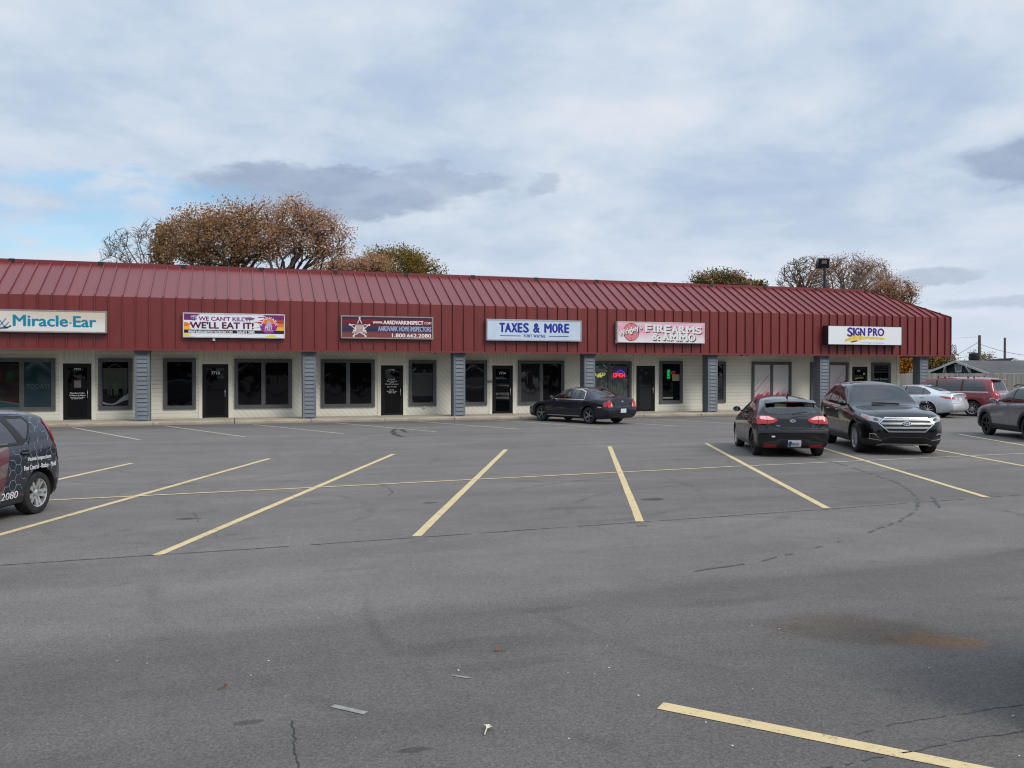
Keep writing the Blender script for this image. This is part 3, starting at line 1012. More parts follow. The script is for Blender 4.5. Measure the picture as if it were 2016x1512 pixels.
yN = YW - .10
xa, xb, za, zb_ = X(1206.5), X(1228), Z(1206, 742.2), Z(1206, 735.2)
arc = [(xa + (xb - xa) * (.62 + .38 * math.cos(t)), yN, zb_ - .06 + .2 * math.sin(t)) for t in np.linspace(-.1, 2.7, 16)]
neon('neon_sign', 'lit red neon OPEN sign under a blue arc in the shop window', (('lettering', glyphs('OPEN', xa, xb, za, zb_, yN), N_RED, .016), ('arc_tube', [arc], N_BLU, .012)), (xa, yN, za))
xa, xb, za, zb_ = X(1169), X(1188), Z(1180, 742.5), Z(1180, 734.5)
neon('neon_sign', 'pale yellow slanted letters glowing in the window beside the column', (('lettering', glyphs('M&P', xa, xb, za, zb_, yN, lean=.06), N_YEL, .022),), (xa, yN, za))
xa, xb, za, zb_ = X(1312), X(1316.8), Z(1312, 745), Z(1312, 728)
rr_ = [(xa, yN, za), (xb, yN, za), (xb, yN, zb_), (xa, yN, zb_), (xa, yN, za)]
let = []
for i, c in enumerate('OPEN'):
    h = (zb_ - za) / 4
    let += glyphs(c, xa + .04, xb - .04, zb_ - h * (i + 1) + .025, zb_ - h * i - .025, yN)
neon('neon_sign', 'narrow upright green neon sign in a green outline', (('outline', [rr_], N_GRN, .007), ('lettering', let, N_GRN, .011)), (xa, yN, za))
xa, xb, za, zb_ = X(1319.5), X(1327.5), Z(1320, 737), Z(1320, 733.5)
neon('neon_sign', 'dim red and blue neon sign beside the green upright one', (('lettering', glyphs('E', xa, xa + .1, za, zb_, yN) + glyphs('E', xb - .1, xb, za, zb_, yN), N_RDIM, .012), ('bar', [[(xa, yN, Z(1320, 731.2)), (xb, yN, Z(1320, 731.2))]], N_BLU, .006)), (xa, yN, za))

# security cameras under the eave
M_BLK = mat('black_plastic', (.012, .012, .013), .45)
for px, py, lab in ((856.5, 696.5, 'small black camera under the red eave beside the blue grey post'), (1459.5, 702.5, 'larger black camera hanging under the eave above the cream siding'), (1470, 702, 'tiny black camera hanging under the eave by a larger one')):
    p = wp(px, py, D + .35)
    k = .6 if px == 1470 else .8 if px < 900 else 1.0
    t = thing('security_camera', lab, 'camera', (p[0], p[1], ZF + .1), 'security cameras under the eave')
    MB().box((p[0] - .03 * k, p[1] - .03, ZF + .02), (p[0] + .03 * k, p[1] + .03, ZF + .098)).build('bracket', M_BLK, t)
    MB().lathe([(.001, -.12), (.045, -.11), (.055, 0), (.05, .09), (.001, .1)], 14, 'y').build('camera_body', M_BLK, t, smooth=True)
    o = t.children[-1]
    for v in o.data.vertices: v.co = Vector((v.co.x * k, v.co.y * k, v.co.z * k)) + Vector((p[0], p[1], ZF - .02))


# ------------------------------------------------------------------ signs
def light_box(label, xl, xr, yt, yb, deep, face, frame, fr=.05):
    """sign cabinet on the fascia; px box of the cabinet measured at its left edge"""
    Y = D - deep
    x0, x1 = X(xl, Y, yt), X(xr, Y, yt)
    z1, z0 = Z(xl, yt, Y), Z(xl, yb, Y)
    t = thing('shop_sign', label, 'sign', ((x0 + x1) / 2, D - .05, z0), 'shop signs on the red fascia')
    cb = MB()
    ring(cb, x0, x1, z0, z1, fr, Y, D - .044)
    cb.quad((x0 + fr, Y + .06, z0 + fr), (x1 - fr, Y + .06, z0 + fr), (x1 - fr, Y + .06, z1 - fr), (x0 + fr, Y + .06, z1 - fr))
    cb.build('cabinet', frame, t)
    f = MB().quad((x0 + fr, Y + .012, z0 + fr), (x1 - fr, Y + .012, z0 + fr), (x1 - fr, Y + .012, z1 - fr), (x0 + fr, Y + .012, z1 - fr))
    f = f.build('face_panel', face, t, fixn=False)
    return t, f, Y, (x0 + fr, x1 - fr, z0 + fr, z1 - fr)


def sp(px, py, Y): p = wp(px, py, Y); return (float(p[0]), float(p[2]))


def stext(mb, s, l, r, t, b, Y, bold=.03, mi=0, dz=.0, **k):
    """lettering on a sign face, px box measured at its left end"""
    x0, zb0 = sp(l, b, Y); x1, zt0 = sp(r, t, Y)[0], sp(l, t, Y)[1]
    put_text(mb, s, (x0, Y + .008 - dz, zb0), (1, 0, 0), (0, 0, 1), x1 - x0, zt0 - zb0, bold, mi, **k)


M_GFR = mat('grey_sign_frame', (.30, .28, .26), .45, .3, var=.15)
M_SFR = mat('silver_sign_frame', (.50, .50, .50), .35, .6, var=.1)
M_DFR = mat('black_sign_cabinet', (.02, .02, .024), .5)
M_WFR = mat('white_sign_frame', (.55, .52, .52), .5, var=.15)


def cream_face():
    oc = node('ShaderNodeTexCoord', out=3); x, y, z = sep(oc)
    f = noise(oc, .8, 4)
    g = sstep(z + (f - .5) * .5, 3.75, 4.25) * sstep(x + (f - .5) * 2.0, -9.2, -7.0)
    return {'Base Color': mixc(g * .9, (.72, .70, .67), (.60, .52, .41)), 'Roughness': .35}


t, f, Y, q = light_box('long cream sign with big teal lettering', -65, 210, 607, 652.5, .26, custom('aged_cream_acrylic', cream_face), M_GFR)
TE = mat('teal_lettering', (.0, .215, .33), .4); TG = mat('slate_lettering', (.16, .26, .38), .4)
mb = MB()
stext(mb, "Miracle", 26, 132.9, 619.8, 641.4, Y, .035)
stext(mb, "Ear", 144.7, 188.8, 622.8, 643.6, Y, .035)
a = sp(136.9, 637.4, Y); b = sp(140.9, 634, Y)
flat(mb, [a, (b[0], a[1]), b, (a[0], b[1])], Y + .008, 1)
for pl in ([(-28, 612), (-20, 625), (-6, 641), (6, 646), (14, 644), (21, 641)], [(-14, 613), (-2, 628), (8, 642), (12, 645)], [(11.5, 627), (4, 636), (-6, 645), (-16, 647)], [(17, 634), (9, 643), (2, 647), (-8, 647)], [(-36, 622), (-26, 637), (-14, 645)], [(21.5, 641.5), (15, 645.5), (8, 646.5)], [(-8, 620), (-18, 632), (-30, 641)]):
    P = [Vector((sp(*p, Y)[0], 0, sp(*p, Y)[1])) for p in pl]
    for i in range(len(P) - 1):
        d = (P[i + 1] - P[i]).normalized(); nn = Vector((-d.z, 0, d.x)) * .022
        mb.poly([(v.x, Y + .0085, v.z) for v in (P[i] - nn - d * .01, P[i] + nn - d * .01, P[i + 1] + nn + d * .01, P[i + 1] - nn + d * .01)], 1)
mb.build('lettering', [TE, TG], f, fixn=False)

# pest control sign
t, f, Y, q = light_box('white sign with orange and purple brush strokes and a round logo', 359.9, 561, 615, 664, .2, mat('white_acrylic', (.74, .76, .82), .35, var=.04, vscale=12), M_WFR, .04)
C = [mat('plum_ink', (.16, .012, .14), .4), mat('orange_ink', (.78, .17, .02), .4), mat('gold_ink', (.85, .42, .04), .4), mat('yellow_ink', (.72, .62, .03), .4), mat('black_ink', (.006, .006, .012), .4), mat('maroon_ink', (.10, .004, .03), .4), M_WHT, mat('crimson_ink', (.42, .05, .03), .4), mat('lilac_ink', (.42, .40, .55), .4), mat('violet_ink', (.25, .015, .26), .4), mat('purple_letter_ink', (.22, .012, .17), .4)]
mb = MB()
x0, x1, z0, z1 = q
W, Hh = x1 - x0, z1 - z0
rd = random.Random(3)


def dab(u0, u1, v0, v1, mi, n=7, rag=.12, side=1, k=0):
    """ragged brush stroke in fractions of the sign face; side 1 = ragged on the right, -1 on the left, 0 both"""
    for i in range(n):
        a, b = v0 + (v1 - v0) * i / n, v0 + (v1 - v0) * (i + 1) / n
        l = u0 + (rd.uniform(0, rag) if side <= 0 else 0); r = u1 - (rd.uniform(0, rag) if side >= 0 else 0)
        s = (b - a) * .4
        flat(mb, clip([(x0 + W * l, z0 + Hh * a), (x0 + W * (r - rag * .3 if side >= 0 else r), z0 + Hh * a), (x0 + W * r, z0 + Hh * (a + s)), (x0 + W * (r - rag * .2 if side >= 0 else r), z0 + Hh * b), (x0 + W * (l + rag * .2 if side <= 0 else l), z0 + Hh * b)], x0, x1, z0, z1), Y + .0098 - k * .0004, mi)


dab(0, .16, .72, .99, 0, 7, .12); dab(0, .09, .46, .62, 1, 4, .05); dab(0, .08, .36, .47, 2, 3, .03); dab(0, .07, .30, .36, 2, 2, .02)
dab(0, .11, .01, .13, 3, 3, .06)
dab(.72, 1, .80, .99, 0, 5, .10, -1); dab(.68, 1, .62, .80, 7, 5, .12, -1); dab(.68, 1, .46, .62, 1, 5, .12, -1); dab(.70, 1, .30, .46, 2, 4, .10, -1)
dab(.80, .93, .01, .10, 3, 2, .04, 0)
dab(.0, 1, .155, .30, 4, 1, 0, 1, 1)
stext(mb, "IF WE CAN'T KILL IT", 379.3, 495.4, 622.4, 630.6, Y, .03, 10, .004)
for u0, u1, v in ((.58, .70, .845), (.60, .69, .79)): flat(mb, [(x0 + W * u0, z0 + Hh * v), (x0 + W * u1, z0 + Hh * (v - .03)), (x0 + W * u1, z0 + Hh * (v + .01)), (x0 + W * u0, z0 + Hh * (v + .035))], Y + .0035, 10)
stext(mb, "WE'LL EAT IT!", 374.5, 498.9, 633, 645.8, Y, .04, 5, .004)
stext(mb, "WWW.AARDVARKPESTCONTROLINC.COM", 370.7, 457.3, 650.2, 656, Y, .025, 6, .004)
stext(mb, "260.471.2800", 466.2, 500.7, 651, 657.8, Y, .025, 6, .004)
cx, cz = sp(529, 640.8, Y); rr_ = sp(546, 640.8, Y)[0] - cx
disc = lambda r, a0, a1, n=28: [(cx + r * math.cos(v), cz + r * math.sin(v)) for v in np.linspace(a0, a1, n)]
flat(mb, disc(rr_, 0, 6.2832)[:-1], Y + .005, 9)
flat(mb, disc(rr_ * .88, .18, math.pi - .18), Y + .0042, 1)
flat(mb, [(cx - rr_ * .45, cz - .03), (cx - rr_ * .25, cz + .04), (cx - rr_ * .12, cz + .17), (cx + rr_ * .1, cz + .21), (cx + rr_ * .27, cz + .13), (cx + rr_ * .35, cz), (cx + rr_ * .45, cz - .04), (cx + rr_ * .2, cz - .02), (cx + rr_ * .18, cz - .07), (cx, cz - .03), (cx - .06, cz - .07), (cx - rr_ * .2, cz - .03)], Y + .0035, 8)
for i, ch in enumerate("AARDVARK"):
    a = math.pi * (.97 - .94 * i / 7)
    put_text(mb, ch, (cx + math.cos(a) * rr_ * .74 - .05 * math.sin(a), Y + .003, cz + math.sin(a) * rr_ * .74 + .05 * math.cos(a)), (math.sin(a), 0, -math.cos(a)), (math.cos(a), 0, math.sin(a)), .095, .1, .03, 6)
put_text(mb, "PEST", (cx - rr_ * .42, Y + .003, cz - rr_ * .48), (1, 0, 0), (0, 0, 1), rr_ * .84, .12, .03, 6)
put_text(mb, "CONTROL", (cx - rr_ * .5, Y + .003, cz - rr_ * .68), (1, 0, 0), (0, 0, 1), rr_, .05, .02, 6)
mb.build('printed_design', C, f, fixn=False)

# home inspectors sign
def banner():
    oc = node('ShaderNodeTexCoord', out=3); x, y, z = sep(oc)
    v = (z - q3[0]) / (q3[1] - q3[0]) + (noise(comb(x * .5, y, z * 3.0), 1.5, 4) - .5) * .12
    return {'Base Color': ramp(v, [(.0, (.20, .045, .04)), (.22, (.20, .05, .05)), (.34, (.025, .018, .05)), (.5, (.022, .03, .07)), (.6, (.10, .008, .014)), (.8, (.17, .008, .018)), (.93, (.03, .012, .04)), (1, (.02, .012, .035))]), 'Roughness': .35}


q3 = (Z(675, 665, D - .2) , Z(675, 622, D - .2))
t, f, Y, q = light_box('dark red and navy sign with a white star badge', 671, 853, 620.6, 666, .2, custom('printed_red_navy_banner', banner), M_GFR)
mb = MB()
stext(mb, "www.", 734, 754, 632.5, 637, Y, .02); stext(mb, "AARDVARKINSPECT", 755, 833.5, 631, 638.2, Y, .04); stext(mb, ".COM", 834.5, 849, 634.2, 638.6, Y, .02)
stext(mb, "AARDVARK HOME INSPECTORS", 744.6, 849, 642, 651.6, Y, .03, 1)
stext(mb, "1.800.662.2080", 772, 848.5, 656.6, 663.8, Y, .03)
cx, cz = sp(708, 645.5, Y); r0 = sp(728, 645.5, Y)[0] - cx
tips = [(cx + r0 * math.cos(math.pi / 2 + i * 2 * math.pi / 5), cz + r0 * math.sin(math.pi / 2 + i * 2 * math.pi / 5)) for i in range(5)]
inn = [(cx + r0 * .48 * math.cos(math.pi / 2 + (i + .5) * 2 * math.pi / 5), cz + r0 * .48 * math.sin(math.pi / 2 + (i + .5) * 2 * math.pi / 5)) for i in range(5)]
star = [p for i in range(5) for p in (tips[i], inn[i])]
flat(mb, star, Y + .008, 2)
sc = lambda k: [(cx + (a - cx) * k, cz + (b - cz) * k) for a, b in star]
flat(mb, sc(.8), Y + .0065, 3)
for a, b in tips: flat(mb, [(a + .045 * math.cos(v), b + .045 * math.sin(v)) for v in np.linspace(0, 6.28, 12)[:-1]], Y + .006, 2)
flat(mb, [(cx + r0 * .5 * math.cos(v), cz - .02 + r0 * .45 * math.sin(v)) for v in np.linspace(0, 6.28, 24)[:-1]], Y + .0055, 2)
flat(mb, [(cx + r0 * .36 * math.cos(v), cz + .02 + r0 * .36 * math.sin(v)) for v in np.linspace(0, 6.28, 20)[:-1]], Y + .0045, 4)
flat(mb, [(cx - r0 * .72, cz - r0 * .52), (cx + r0 * .72, cz - r0 * .52), (cx + r0 * .62, cz - r0 * .18), (cx - r0 * .62, cz - r0 * .18)], Y + .004, 2)
put_text(mb, "AARDVARK", (cx - r0 * .48, Y + .003, cz + r0 * .28), (1, 0, 0), (0, 0, 1), r0 * .96, .075, .03, 5)
put_text(mb, "HOME", (cx - r0 * .3, Y + .003, cz - r0 * .31), (1, 0, 0), (0, 0, 1), r0 * .6, .06, .03, 5)
put_text(mb, "INSPECTORS", (cx - r0 * .6, Y + .003, cz - r0 * .5), (1, 0, 0), (0, 0, 1), r0 * 1.2, .065, .03, 5)
mb.build('printed_design', [mat('white_letter_ink', (.8, .78, .78), .4), mat('steel_blue_ink', (.33, .38, .58), .4), mat('pink_white_ink', (.72, .60, .58), .4), mat('dark_maroon_ink', (.05, .01, .02), .4), mat('rose_grey_ink', (.5, .33, .32), .4), mat('near_black_ink', (.02, .015, .02), .4)], f, fixn=False)

# taxes sign
t, f, Y, q = light_box('pale blue sign with heavy blue block capitals', 958, 1145, 627.5, 670, .24, mat('pale_blue_acrylic', (.56, .66, .78), .22, var=.07, vscale=1.2, coat=.3), M_SFR, .055)
mb = MB()
for s, l, r, t_, b_ in (("T", 984.2, 993.5, 636.0, 653.2), ("A", 995, 1006, 636.2, 653.4), ("X", 1007.5, 1018, 636.3, 653.6), ("E", 1020, 1028, 636.5, 653.8), ("S", 1031, 1040.5, 636.3, 654.3), ("&", 1050.8, 1062, 636.8, 654.6), ("M", 1072.6, 1085.5, 637.4, 654.5), ("O", 1088, 1097.5, 637.3, 654.8), ("R", 1100, 1109.5, 637.8, 654.8), ("E", 1112, 1119.8, 638, 655)):
    stext(mb, s, l, r, t_, b_, Y, .05)
stext(mb, "FORT WAYNE", 1031.9, 1073.3, 658.4, 664.2, Y, .035, track=1.15)
for a, b, y_ in ((984.2, 1025, 660.6), (1081, 1119.8, 661.8)):
    p, r_ = sp(a, y_ + .8, Y), sp(b, y_ - .5, Y)
    flat(mb, [p, (r_[0], p[1]), (r_[0], p[1] + .032), (p[0], p[1] + .032)], Y + .008, 1)
mb.build('lettering', [mat('royal_blue_ink', (.012, .025, .27), .4), mat('navy_line_ink', (.02, .06, .22), .4)], f, fixn=False)

# firearms sign
def pinkface():
    oc = node('ShaderNodeTexCoord', out=3); x, y, z = sep(oc)
    v = (z - q5[0]) / (q5[1] - q5[0]) + (noise(comb(x * 1.5, y, z * .6), 2.5, 4) - .5) * .35
    return {'Base Color': ramp(v, [(.12, (.74, .72, .72)), (.32, (.78, .55, .62)), (.55, (.76, .33, .45)), (.85, (.78, .38, .48)), (1, (.78, .55, .62))]), 'Roughness': .35}


q5 = (Z(1216, 673, D - .26), Z(1216, 634, D - .26))
t, f, Y, q = light_box('pink and white sign with stencil letters and a crosshair', 1215.8, 1387.5, 632.5, 674, .26, custom('pink_acrylic', pinkface), M_WFR, .035)
mb = MB()
cx, cz = sp(1242.9, 653.7, Y); r0 = sp(1258, 653.7, Y)[0] - cx
ngon = 36
for i in range(ngon):
    a, b = 2 * math.pi * i / ngon, 2 * math.pi * (i + 1) / ngon
    flat(mb, [(cx + r0 * k * math.cos(v), cz + r0 * 1.04 * k * math.sin(v)) for k, v in ((.97, a), (1.03, a), (1.03, b), (.97, b))], Y + .0075, 2)
flat(mb, [(cx + r0 * .97 * math.cos(v), cz + r0 * 1.0 * math.sin(v)) for v in np.linspace(0, 6.283, 30)[:-1]], Y + .0095, 3)
for a, b, c, d in ((cx - .012, cx + .012, cz + r0 * .75, cz + r0), (cx - .012, cx + .012, cz - r0, cz - r0 * .75)): flat(mb, [(a, c), (b, c), (b, d), (a, d)], Y + .007, 2)


def stencil(s, l, r, t_, b_, serif=True):
    """shadowed slab serif stencil capitals"""
    x0, zb0 = sp(l, b_, Y); x1 = sp(r, b_, Y)[0]; zt0 = sp(l, t_, Y)[1]
    n = len(s); wid = {'I': .62, 'M': 1.3, '&': 1.2, 'O': 1.1}
    tot_ = sum(wid.get(c, 1.0) for c in s); u = (x1 - x0) / tot_
    x = x0; h = zt0 - zb0
    for c in s:
        w = wid.get(c, 1.0) * u
        drop = (x - x0) * -.022
        for dx, dz, mi, yy in ((.045, -.04, 1, .0068), (0, 0, 0, .0052)):
            o = np.array([x + .06 * w + dx, Y + yy, zb0 + dz + drop])
            if c == 'I': mb.add([o + [.2 * w, 0, 0], o + [.68 * w, 0, 0], o + [.68 * w, 0, h], o + [.2 * w, 0, h]], [(0, 1, 2, 3)], mi)
            else: put_text(mb, c, o, (1, 0, 0), (0, 0, 1), w * .86, h, .06, mi)
            if c in 'FIREAM':
                feet = {'F': ((0, 0, .55), (0, 1, .9)), 'I': ((.02, 0, .86), (.02, 1, .86)), 'R': ((0, 0, .45), (.55, 0, .95), (0, 1, .5)), 'E': ((0, 0, .4), (0, 1, .4)), 'A': ((-.06, 0, .36), (.5, 0, .95)), 'M': ((-.04, 0, .3), (.6, 0, .93), (-.03, 1, .3), (.6, 1, .9))}[c]
                for a, top, b in feet:
                    zz = h - .055 if top else 0
                    mb.add([o + [a * w, -.0002, zz], o + [b * w, -.0002, zz], o + [b * w, -.0002, zz + .055], o + [a * w, -.0002, zz + .055]], [(0, 1, 2, 3)], mi)
            if mi == 0 and c in 'FREASO&':                # the gap that makes it a stencil
                gx_ = .16 if c in 'FRE' else .47
                mb.add([o + [w * (gx_ + .09), -.0004, h * .08], o + [w * (gx_ + .125), -.0004, h * .08], o + [w * (gx_ + .125), -.0004, h * .92], o + [w * (gx_ + .09), -.0004, h * .92]], [(0, 1, 2, 3)], 4 if c in 'FRE' else 3)
        x += w


stencil("FIREARMS", 1269.5, 1382, 639, 652.8)
stencil("&", 1282, 1299.5, 655.5, 669)
stencil("AMMO", 1304, 1369.6, 655.6, 669.6)
x0, zb0 = sp(1220.5, 665, Y)
for dx, dz, mi, yy in ((.04, -.04, 1, .004), (0, 0, 0, .0025)):
    put_text(mb, "Wrigley's", (x0 + dx, Y + yy, zb0 + dz), (1, 0, 0), (0, 0, 1), sp(1267, 660, Y)[0] - x0, .33, .03, mi, rot=.30)
mb.build('lettering', [mat('stencil_white', (.74, .75, .73), .4), mat('shadow_black', (.03, .028, .03), .4), mat('crosshair_wine', (.13, .012, .04), .4), mat('target_pink', (.66, .20, .22), .4), mat('stencil_gap_pink', (.62, .42, .47), .4)], f, fixn=False)

# sign shop sign
t, f, Y, q = light_box('white sign with purple capitals over a yellow brush stroke', 1630.5, 1776, 640.3, 678.3, .42, mat('white_acrylic_clean', (.76, .785, .79), .3), M_DFR, .02)
mb = MB()
for s, l, r, t_, b_ in (("S", 1669, 1678.5, 645, 662), ("I", 1680, 1682.3, 645.6, 660), ("G", 1684, 1692, 645.6, 660.2), ("N", 1694, 1703, 646, 660.8), ("P", 1709.5, 1717, 646, 661), ("R", 1719.5, 1727.5, 646.6, 661), ("O", 1728.5, 1740.5, 646.8, 661.3)):
    stext(mb, s, l, r, t_, b_, Y, .05, 0, .003)
stext(mb, "Custom Signs and Graphics", 1694, 1740, 673.4, 676.4, Y, .0, 2)
rd = random.Random(8)
for i in range(42):
    u = i / 41
    pc = sp(1668 + 70 * u + rd.uniform(-1, 1), 668.5 - 3.2 * math.sin(u * 2.6) + rd.uniform(-.8, .8) - (2 if .1 < u < .35 else 0), Y)
    h = (.09 + .10 * math.exp(-((u - .28) / .15) ** 2)) * (1 - .7 * u) * rd.uniform(.7, 1.2) + .015
    w = rd.uniform(.08, .2)
    flat(mb, [(pc[0] - w, pc[1] - h), (pc[0] + w * .6, pc[1] - h * .5), (pc[0] + w, pc[1] + h * .8), (pc[0] - w * .5, pc[1] + h * .6)], Y + .0085 - i * .00003, 1 if rd.random() < .7 else 3)
for i in range(8):
    pc = sp(1676 + i * 1.6, 673.5 - i * .35, Y)
    flat(mb, [(pc[0] - .08, pc[1] - .03), (pc[0] + .08, pc[1] - .02), (pc[0] + .09, pc[1] + .03), (pc[0] - .05, pc[1] + .03)], Y + .008, 3)
mb.build('lettering', [mat('indigo_ink', (.055, .018, .21), .4), mat('mustard_ink', (.72, .50, .035), .4), mat('soft_violet_ink', (.24, .21, .40), .4), mat('light_mustard_ink', (.72, .58, .20), .4)], f, fixn=False)

for px, py, lab in ((421, 667, 'small white lamp hanging under the brush stroke sign'), (1214.3, 672, 'small white box at the corner of the pink sign')):
    p = wp(px, py, D - .12)
    MBx = MB().bbox((p[0] - .05, D - .14, p[2] - .09), (p[0] + .05, D - .042, p[2] + .05), .02)
    tag(MBx.build('sign_fitting', mat('off_white_plastic', (.6, .58, .54), .5)), lab, 'fitting')
# ------------------------------------------------------------------ beyond the strip: fence, house, poles, wires
def fencewood():
    oc = node('ShaderNodeTexCoord', out=3); x, y, z = sep(oc)
    pl = node('ShaderNodeTexWhiteNoise', {'W': N.m('FLOOR', x / .155)}, out=0, noise_dimensions='1D')
    g = noise(comb(x * 14.0, y, z * 1.4), 1.0, 5, .7)
    c = mixc(pl * .6 + g * .4, (.13, .125, .115), (.27, .26, .24))
    return {'Base Color': mixc(sstep(g, .55, .75) * .5, c, (.10, .09, .08)), 'Roughness': .9}


lawn = MB()
lawn.quad((39, 58, .02), (39, 47, .02), (240, 47, .02), (240, 58, .02)); lawn.quad((-200, 58, .02), (240, 58, .02), (240, 300, .02), (-200, 300, .02))
tag(lawn.build('lawn', mat('mown_grass', (.055, .075, .025), .95, var=.35, vscale=.6)), kind='structure')
fb = MB()
rd = random.Random(2)
YF = 46.0
x = 37.2
while x < 96:
    w = .145; h = 2.03 + rd.uniform(-.018, .018)
    fb.prism([(x, YF, .05), (x + w, YF, .05), (x + w, YF, h - .05), (x + w - .035, YF, h), (x + .035, YF, h), (x, YF, h - .05)], (0, .02, 0))
    x += .155
for z in (.4, 1.1, 1.75): fb.box((37.2, YF + .022, z), (96, YF + .06, z + .09))
x = 37.3
while x < 96: fb.box((x, YF + .062, 0), (x + .1, YF + .16, 1.95)); x += 2.4
tag(fb.build('wooden_fence', custom('weathered_fence_wood', fencewood)), 'weathered grey wooden fence of upright pickets behind the red minivan', 'fence')


def shingle():
    oc = node('ShaderNodeTexCoord', out=3); x, y, z = sep(oc)
    f = noise(oc, .5, 5); g = noise(comb(x * 3, y * 3, z * 16), 1.0, 4, .8)
    return {'Base Color': mixc(sstep(f * .5 + g * .5, .35, .65), (.060, .058, .060), (.105, .10, .10)), 'Roughness': .9}


M_SHG = custom('grey_shingles', shingle)
M_NAVY = mat('navy_siding', (.012, .018, .038), .7, var=.2)
M_WTRIM = mat('white_house_trim', (.55, .55, .53), .6, var=.1)
hp = dp(1881, 735, 84)
hx0, hy0 = float(hp[0]), float(hp[1])
ridge = float(dp(1881, 709.5, 84)[2])
HWD = 4.1; ev = ridge - 1.28
house = thing('house', 'low navy house with grey shingle roof and white gable trim behind the fence', 'house', (hx0 + 9, hy0, 0))
HL = 26.0
m = MB()
m.prism([(hx0 + .4, hy0 - HWD + .5, 0), (hx0 + .4, hy0 + HWD - .5, 0), (hx0 + .4, hy0 + HWD - .5, ev - .05), (hx0 + .4, hy0, ridge - .16), (hx0 + .4, hy0 - HWD + .5, ev - .05)], (HL - .8, 0, 0))
m.build('wall', M_NAVY, house)
m = MB()
for s in (-1, 1):
    a = [(hx0, hy0, ridge), (hx0, hy0 + s * HWD, ev), (hx0, hy0 + s * HWD, ev - .12), (hx0, hy0, ridge - .14)]
    m.prism(a, (HL, 0, 0))
m.build('roof', M_SHG, house)
m = MB()
for s in (-1, 1):
    m.prism([(hx0 - .05, hy0, ridge + .01), (hx0 - .05, hy0 + s * (HWD + .02), ev + .01), (hx0 - .05, hy0 + s * (HWD + .02), ev - .2), (hx0 - .05, hy0, ridge - .2)], (.048, 0, 0))
m.box((hx0 - .04, hy0 - HWD - .08, ev - .16), (hx0 + HL, hy0 - HWD - .01, ev + .02))
m.build('fascia_trim', M_WTRIM, house)
m = MB()
for s in (-1, 1):
    y_ = hy0 + s * 1.55
    m.bar((hx0 + .02, y_, ridge - .65), (hx0 + .36, y_, ridge - 1.25), .12, .1); m.box((hx0 + .28, y_ - .06, ridge - 1.3), (hx0 + .38, y_ + .06, ridge - .62))
    m.bar((hx0 - .02, y_ - s * .42, ridge - .48), (hx0 + .1, y_, ridge - 1.2), .09, .1)
m.build('gable_bracket', M_WTRIM, house)
m = MB()
m.prism([(hx0 + .34, hy0 - .52, ridge - .34), (hx0 + .34, hy0 + .52, ridge - .34), (hx0 + .34, hy0 + .34, ridge - 1.16), (hx0 + .34, hy0 - .34, ridge - 1.16)], (.05, 0, 0))
m.prism([(hx0 + .31, hy0 - .38, ridge - .46), (hx0 + .31, hy0 + .38, ridge - .46), (hx0 + .31, hy0 + .25, ridge - 1.04), (hx0 + .31, hy0 - .25, ridge - 1.04)], (.025, 0, 0), 1)
m.build('gable_vent', [M_WTRIM, mat('grey_louvre', (.25, .25, .25), .7)], house)
m = MB()                                                     # rear wing with a second roof
m.prism([(hx0 - 1.5, hy0 + 4.0, ev - .2), (hx0 + 5, hy0 + 1.6, ridge - .05), (hx0 + 12, hy0 + 1.6, ridge - .05), (hx0 + 12, hy0 + 9, ev - .2), (hx0 - 1.5, hy0 + 9, ev - .2)], (0, 0, -.12))
m.build('rear_roof', M_SHG, house)
h2 = thing('house', 'distant dark roof with a white gable edge behind the grey shingle roof', 'house', tuple(dp(1985, 735, 130) * [1, 1, 0]))
b0 = dp(1938, 713, 130); b1 = dp(2002, 713, 130); b2 = dp(1996, 704.5, 130)
m = MB()
dpt = Vector((.7, .7, 0)) * 9
m.prism([b0, b1, (b2[0], b2[1], b2[2]), tuple(dp(1950, 707.5, 130))], dpt); m.build('roof', mat('dark_far_roof', (.035, .036, .042), .9), h2)
m = MB(); wz = Vector((0, 0, .35)); a, b, c = (Vector(dp(1988, 712, 129.5)), Vector(dp(1997, 704.5, 129.5)), Vector(dp(2012, 711, 129.5)))
m.prism([a, b, c, c - wz, b - wz, a - wz], (.2, .2, 0)); m.build('gable_edge', M_WTRIM, h2)
m = MB(); a = Vector(b0); c = Vector(b1); m.prism([(a.x, a.y, 0), (c.x, c.y, 0), tuple(c), tuple(a)], dpt * .98); m.build('wall', M_NAVY, h2)

M_POLE = mat('weathered_pole_wood', (.12, .105, .09), .9, var=.25, vscale=3)
M_WIRE = mat('black_wire', (.02, .02, .022), .7)


def pole(px, top, w, label, rad=.17, arm=None, box=False):
    p = dp(px, 735, w); t_ = dp(px, top, w)[2]
    t = thing('utility_pole', label, 'pole', (p[0], p[1], 0), 'utility poles beyond the house')
    MB().tube([(p[0], p[1], 0), (p[0], p[1], t_)], [rad * 1.25, rad], 10).build('post', M_POLE, t, smooth=True, sharp=40)
    if arm:
        r_ = Vector((RV[0], RV[1], 0)) * arm
        MB().bar(Vector((p[0], p[1] - .2, t_ - .5)) - r_, Vector((p[0], p[1] - .2, t_ - .5)) + r_, .12, .12).build('crossarm', M_POLE, t)
    if box:
        q = dp(px - 10, 702, w)
        MB().lathe([(.001, -.5), (.62, -.5), (.68, -.3), (.66, .42), (.3, .55), (.001, .58)], 16, 'z').build('transformer', M_BLK, t, smooth=True, sharp=40)
        o = t.children[-1]
        for v in o.data.vertices: v.co = v.co + Vector(q)
        MB().bar(tuple(q), (p[0], p[1], q[2]), .12, .12).build('bracket', M_BLK, t)
    return Vector((p[0], p[1], t_))


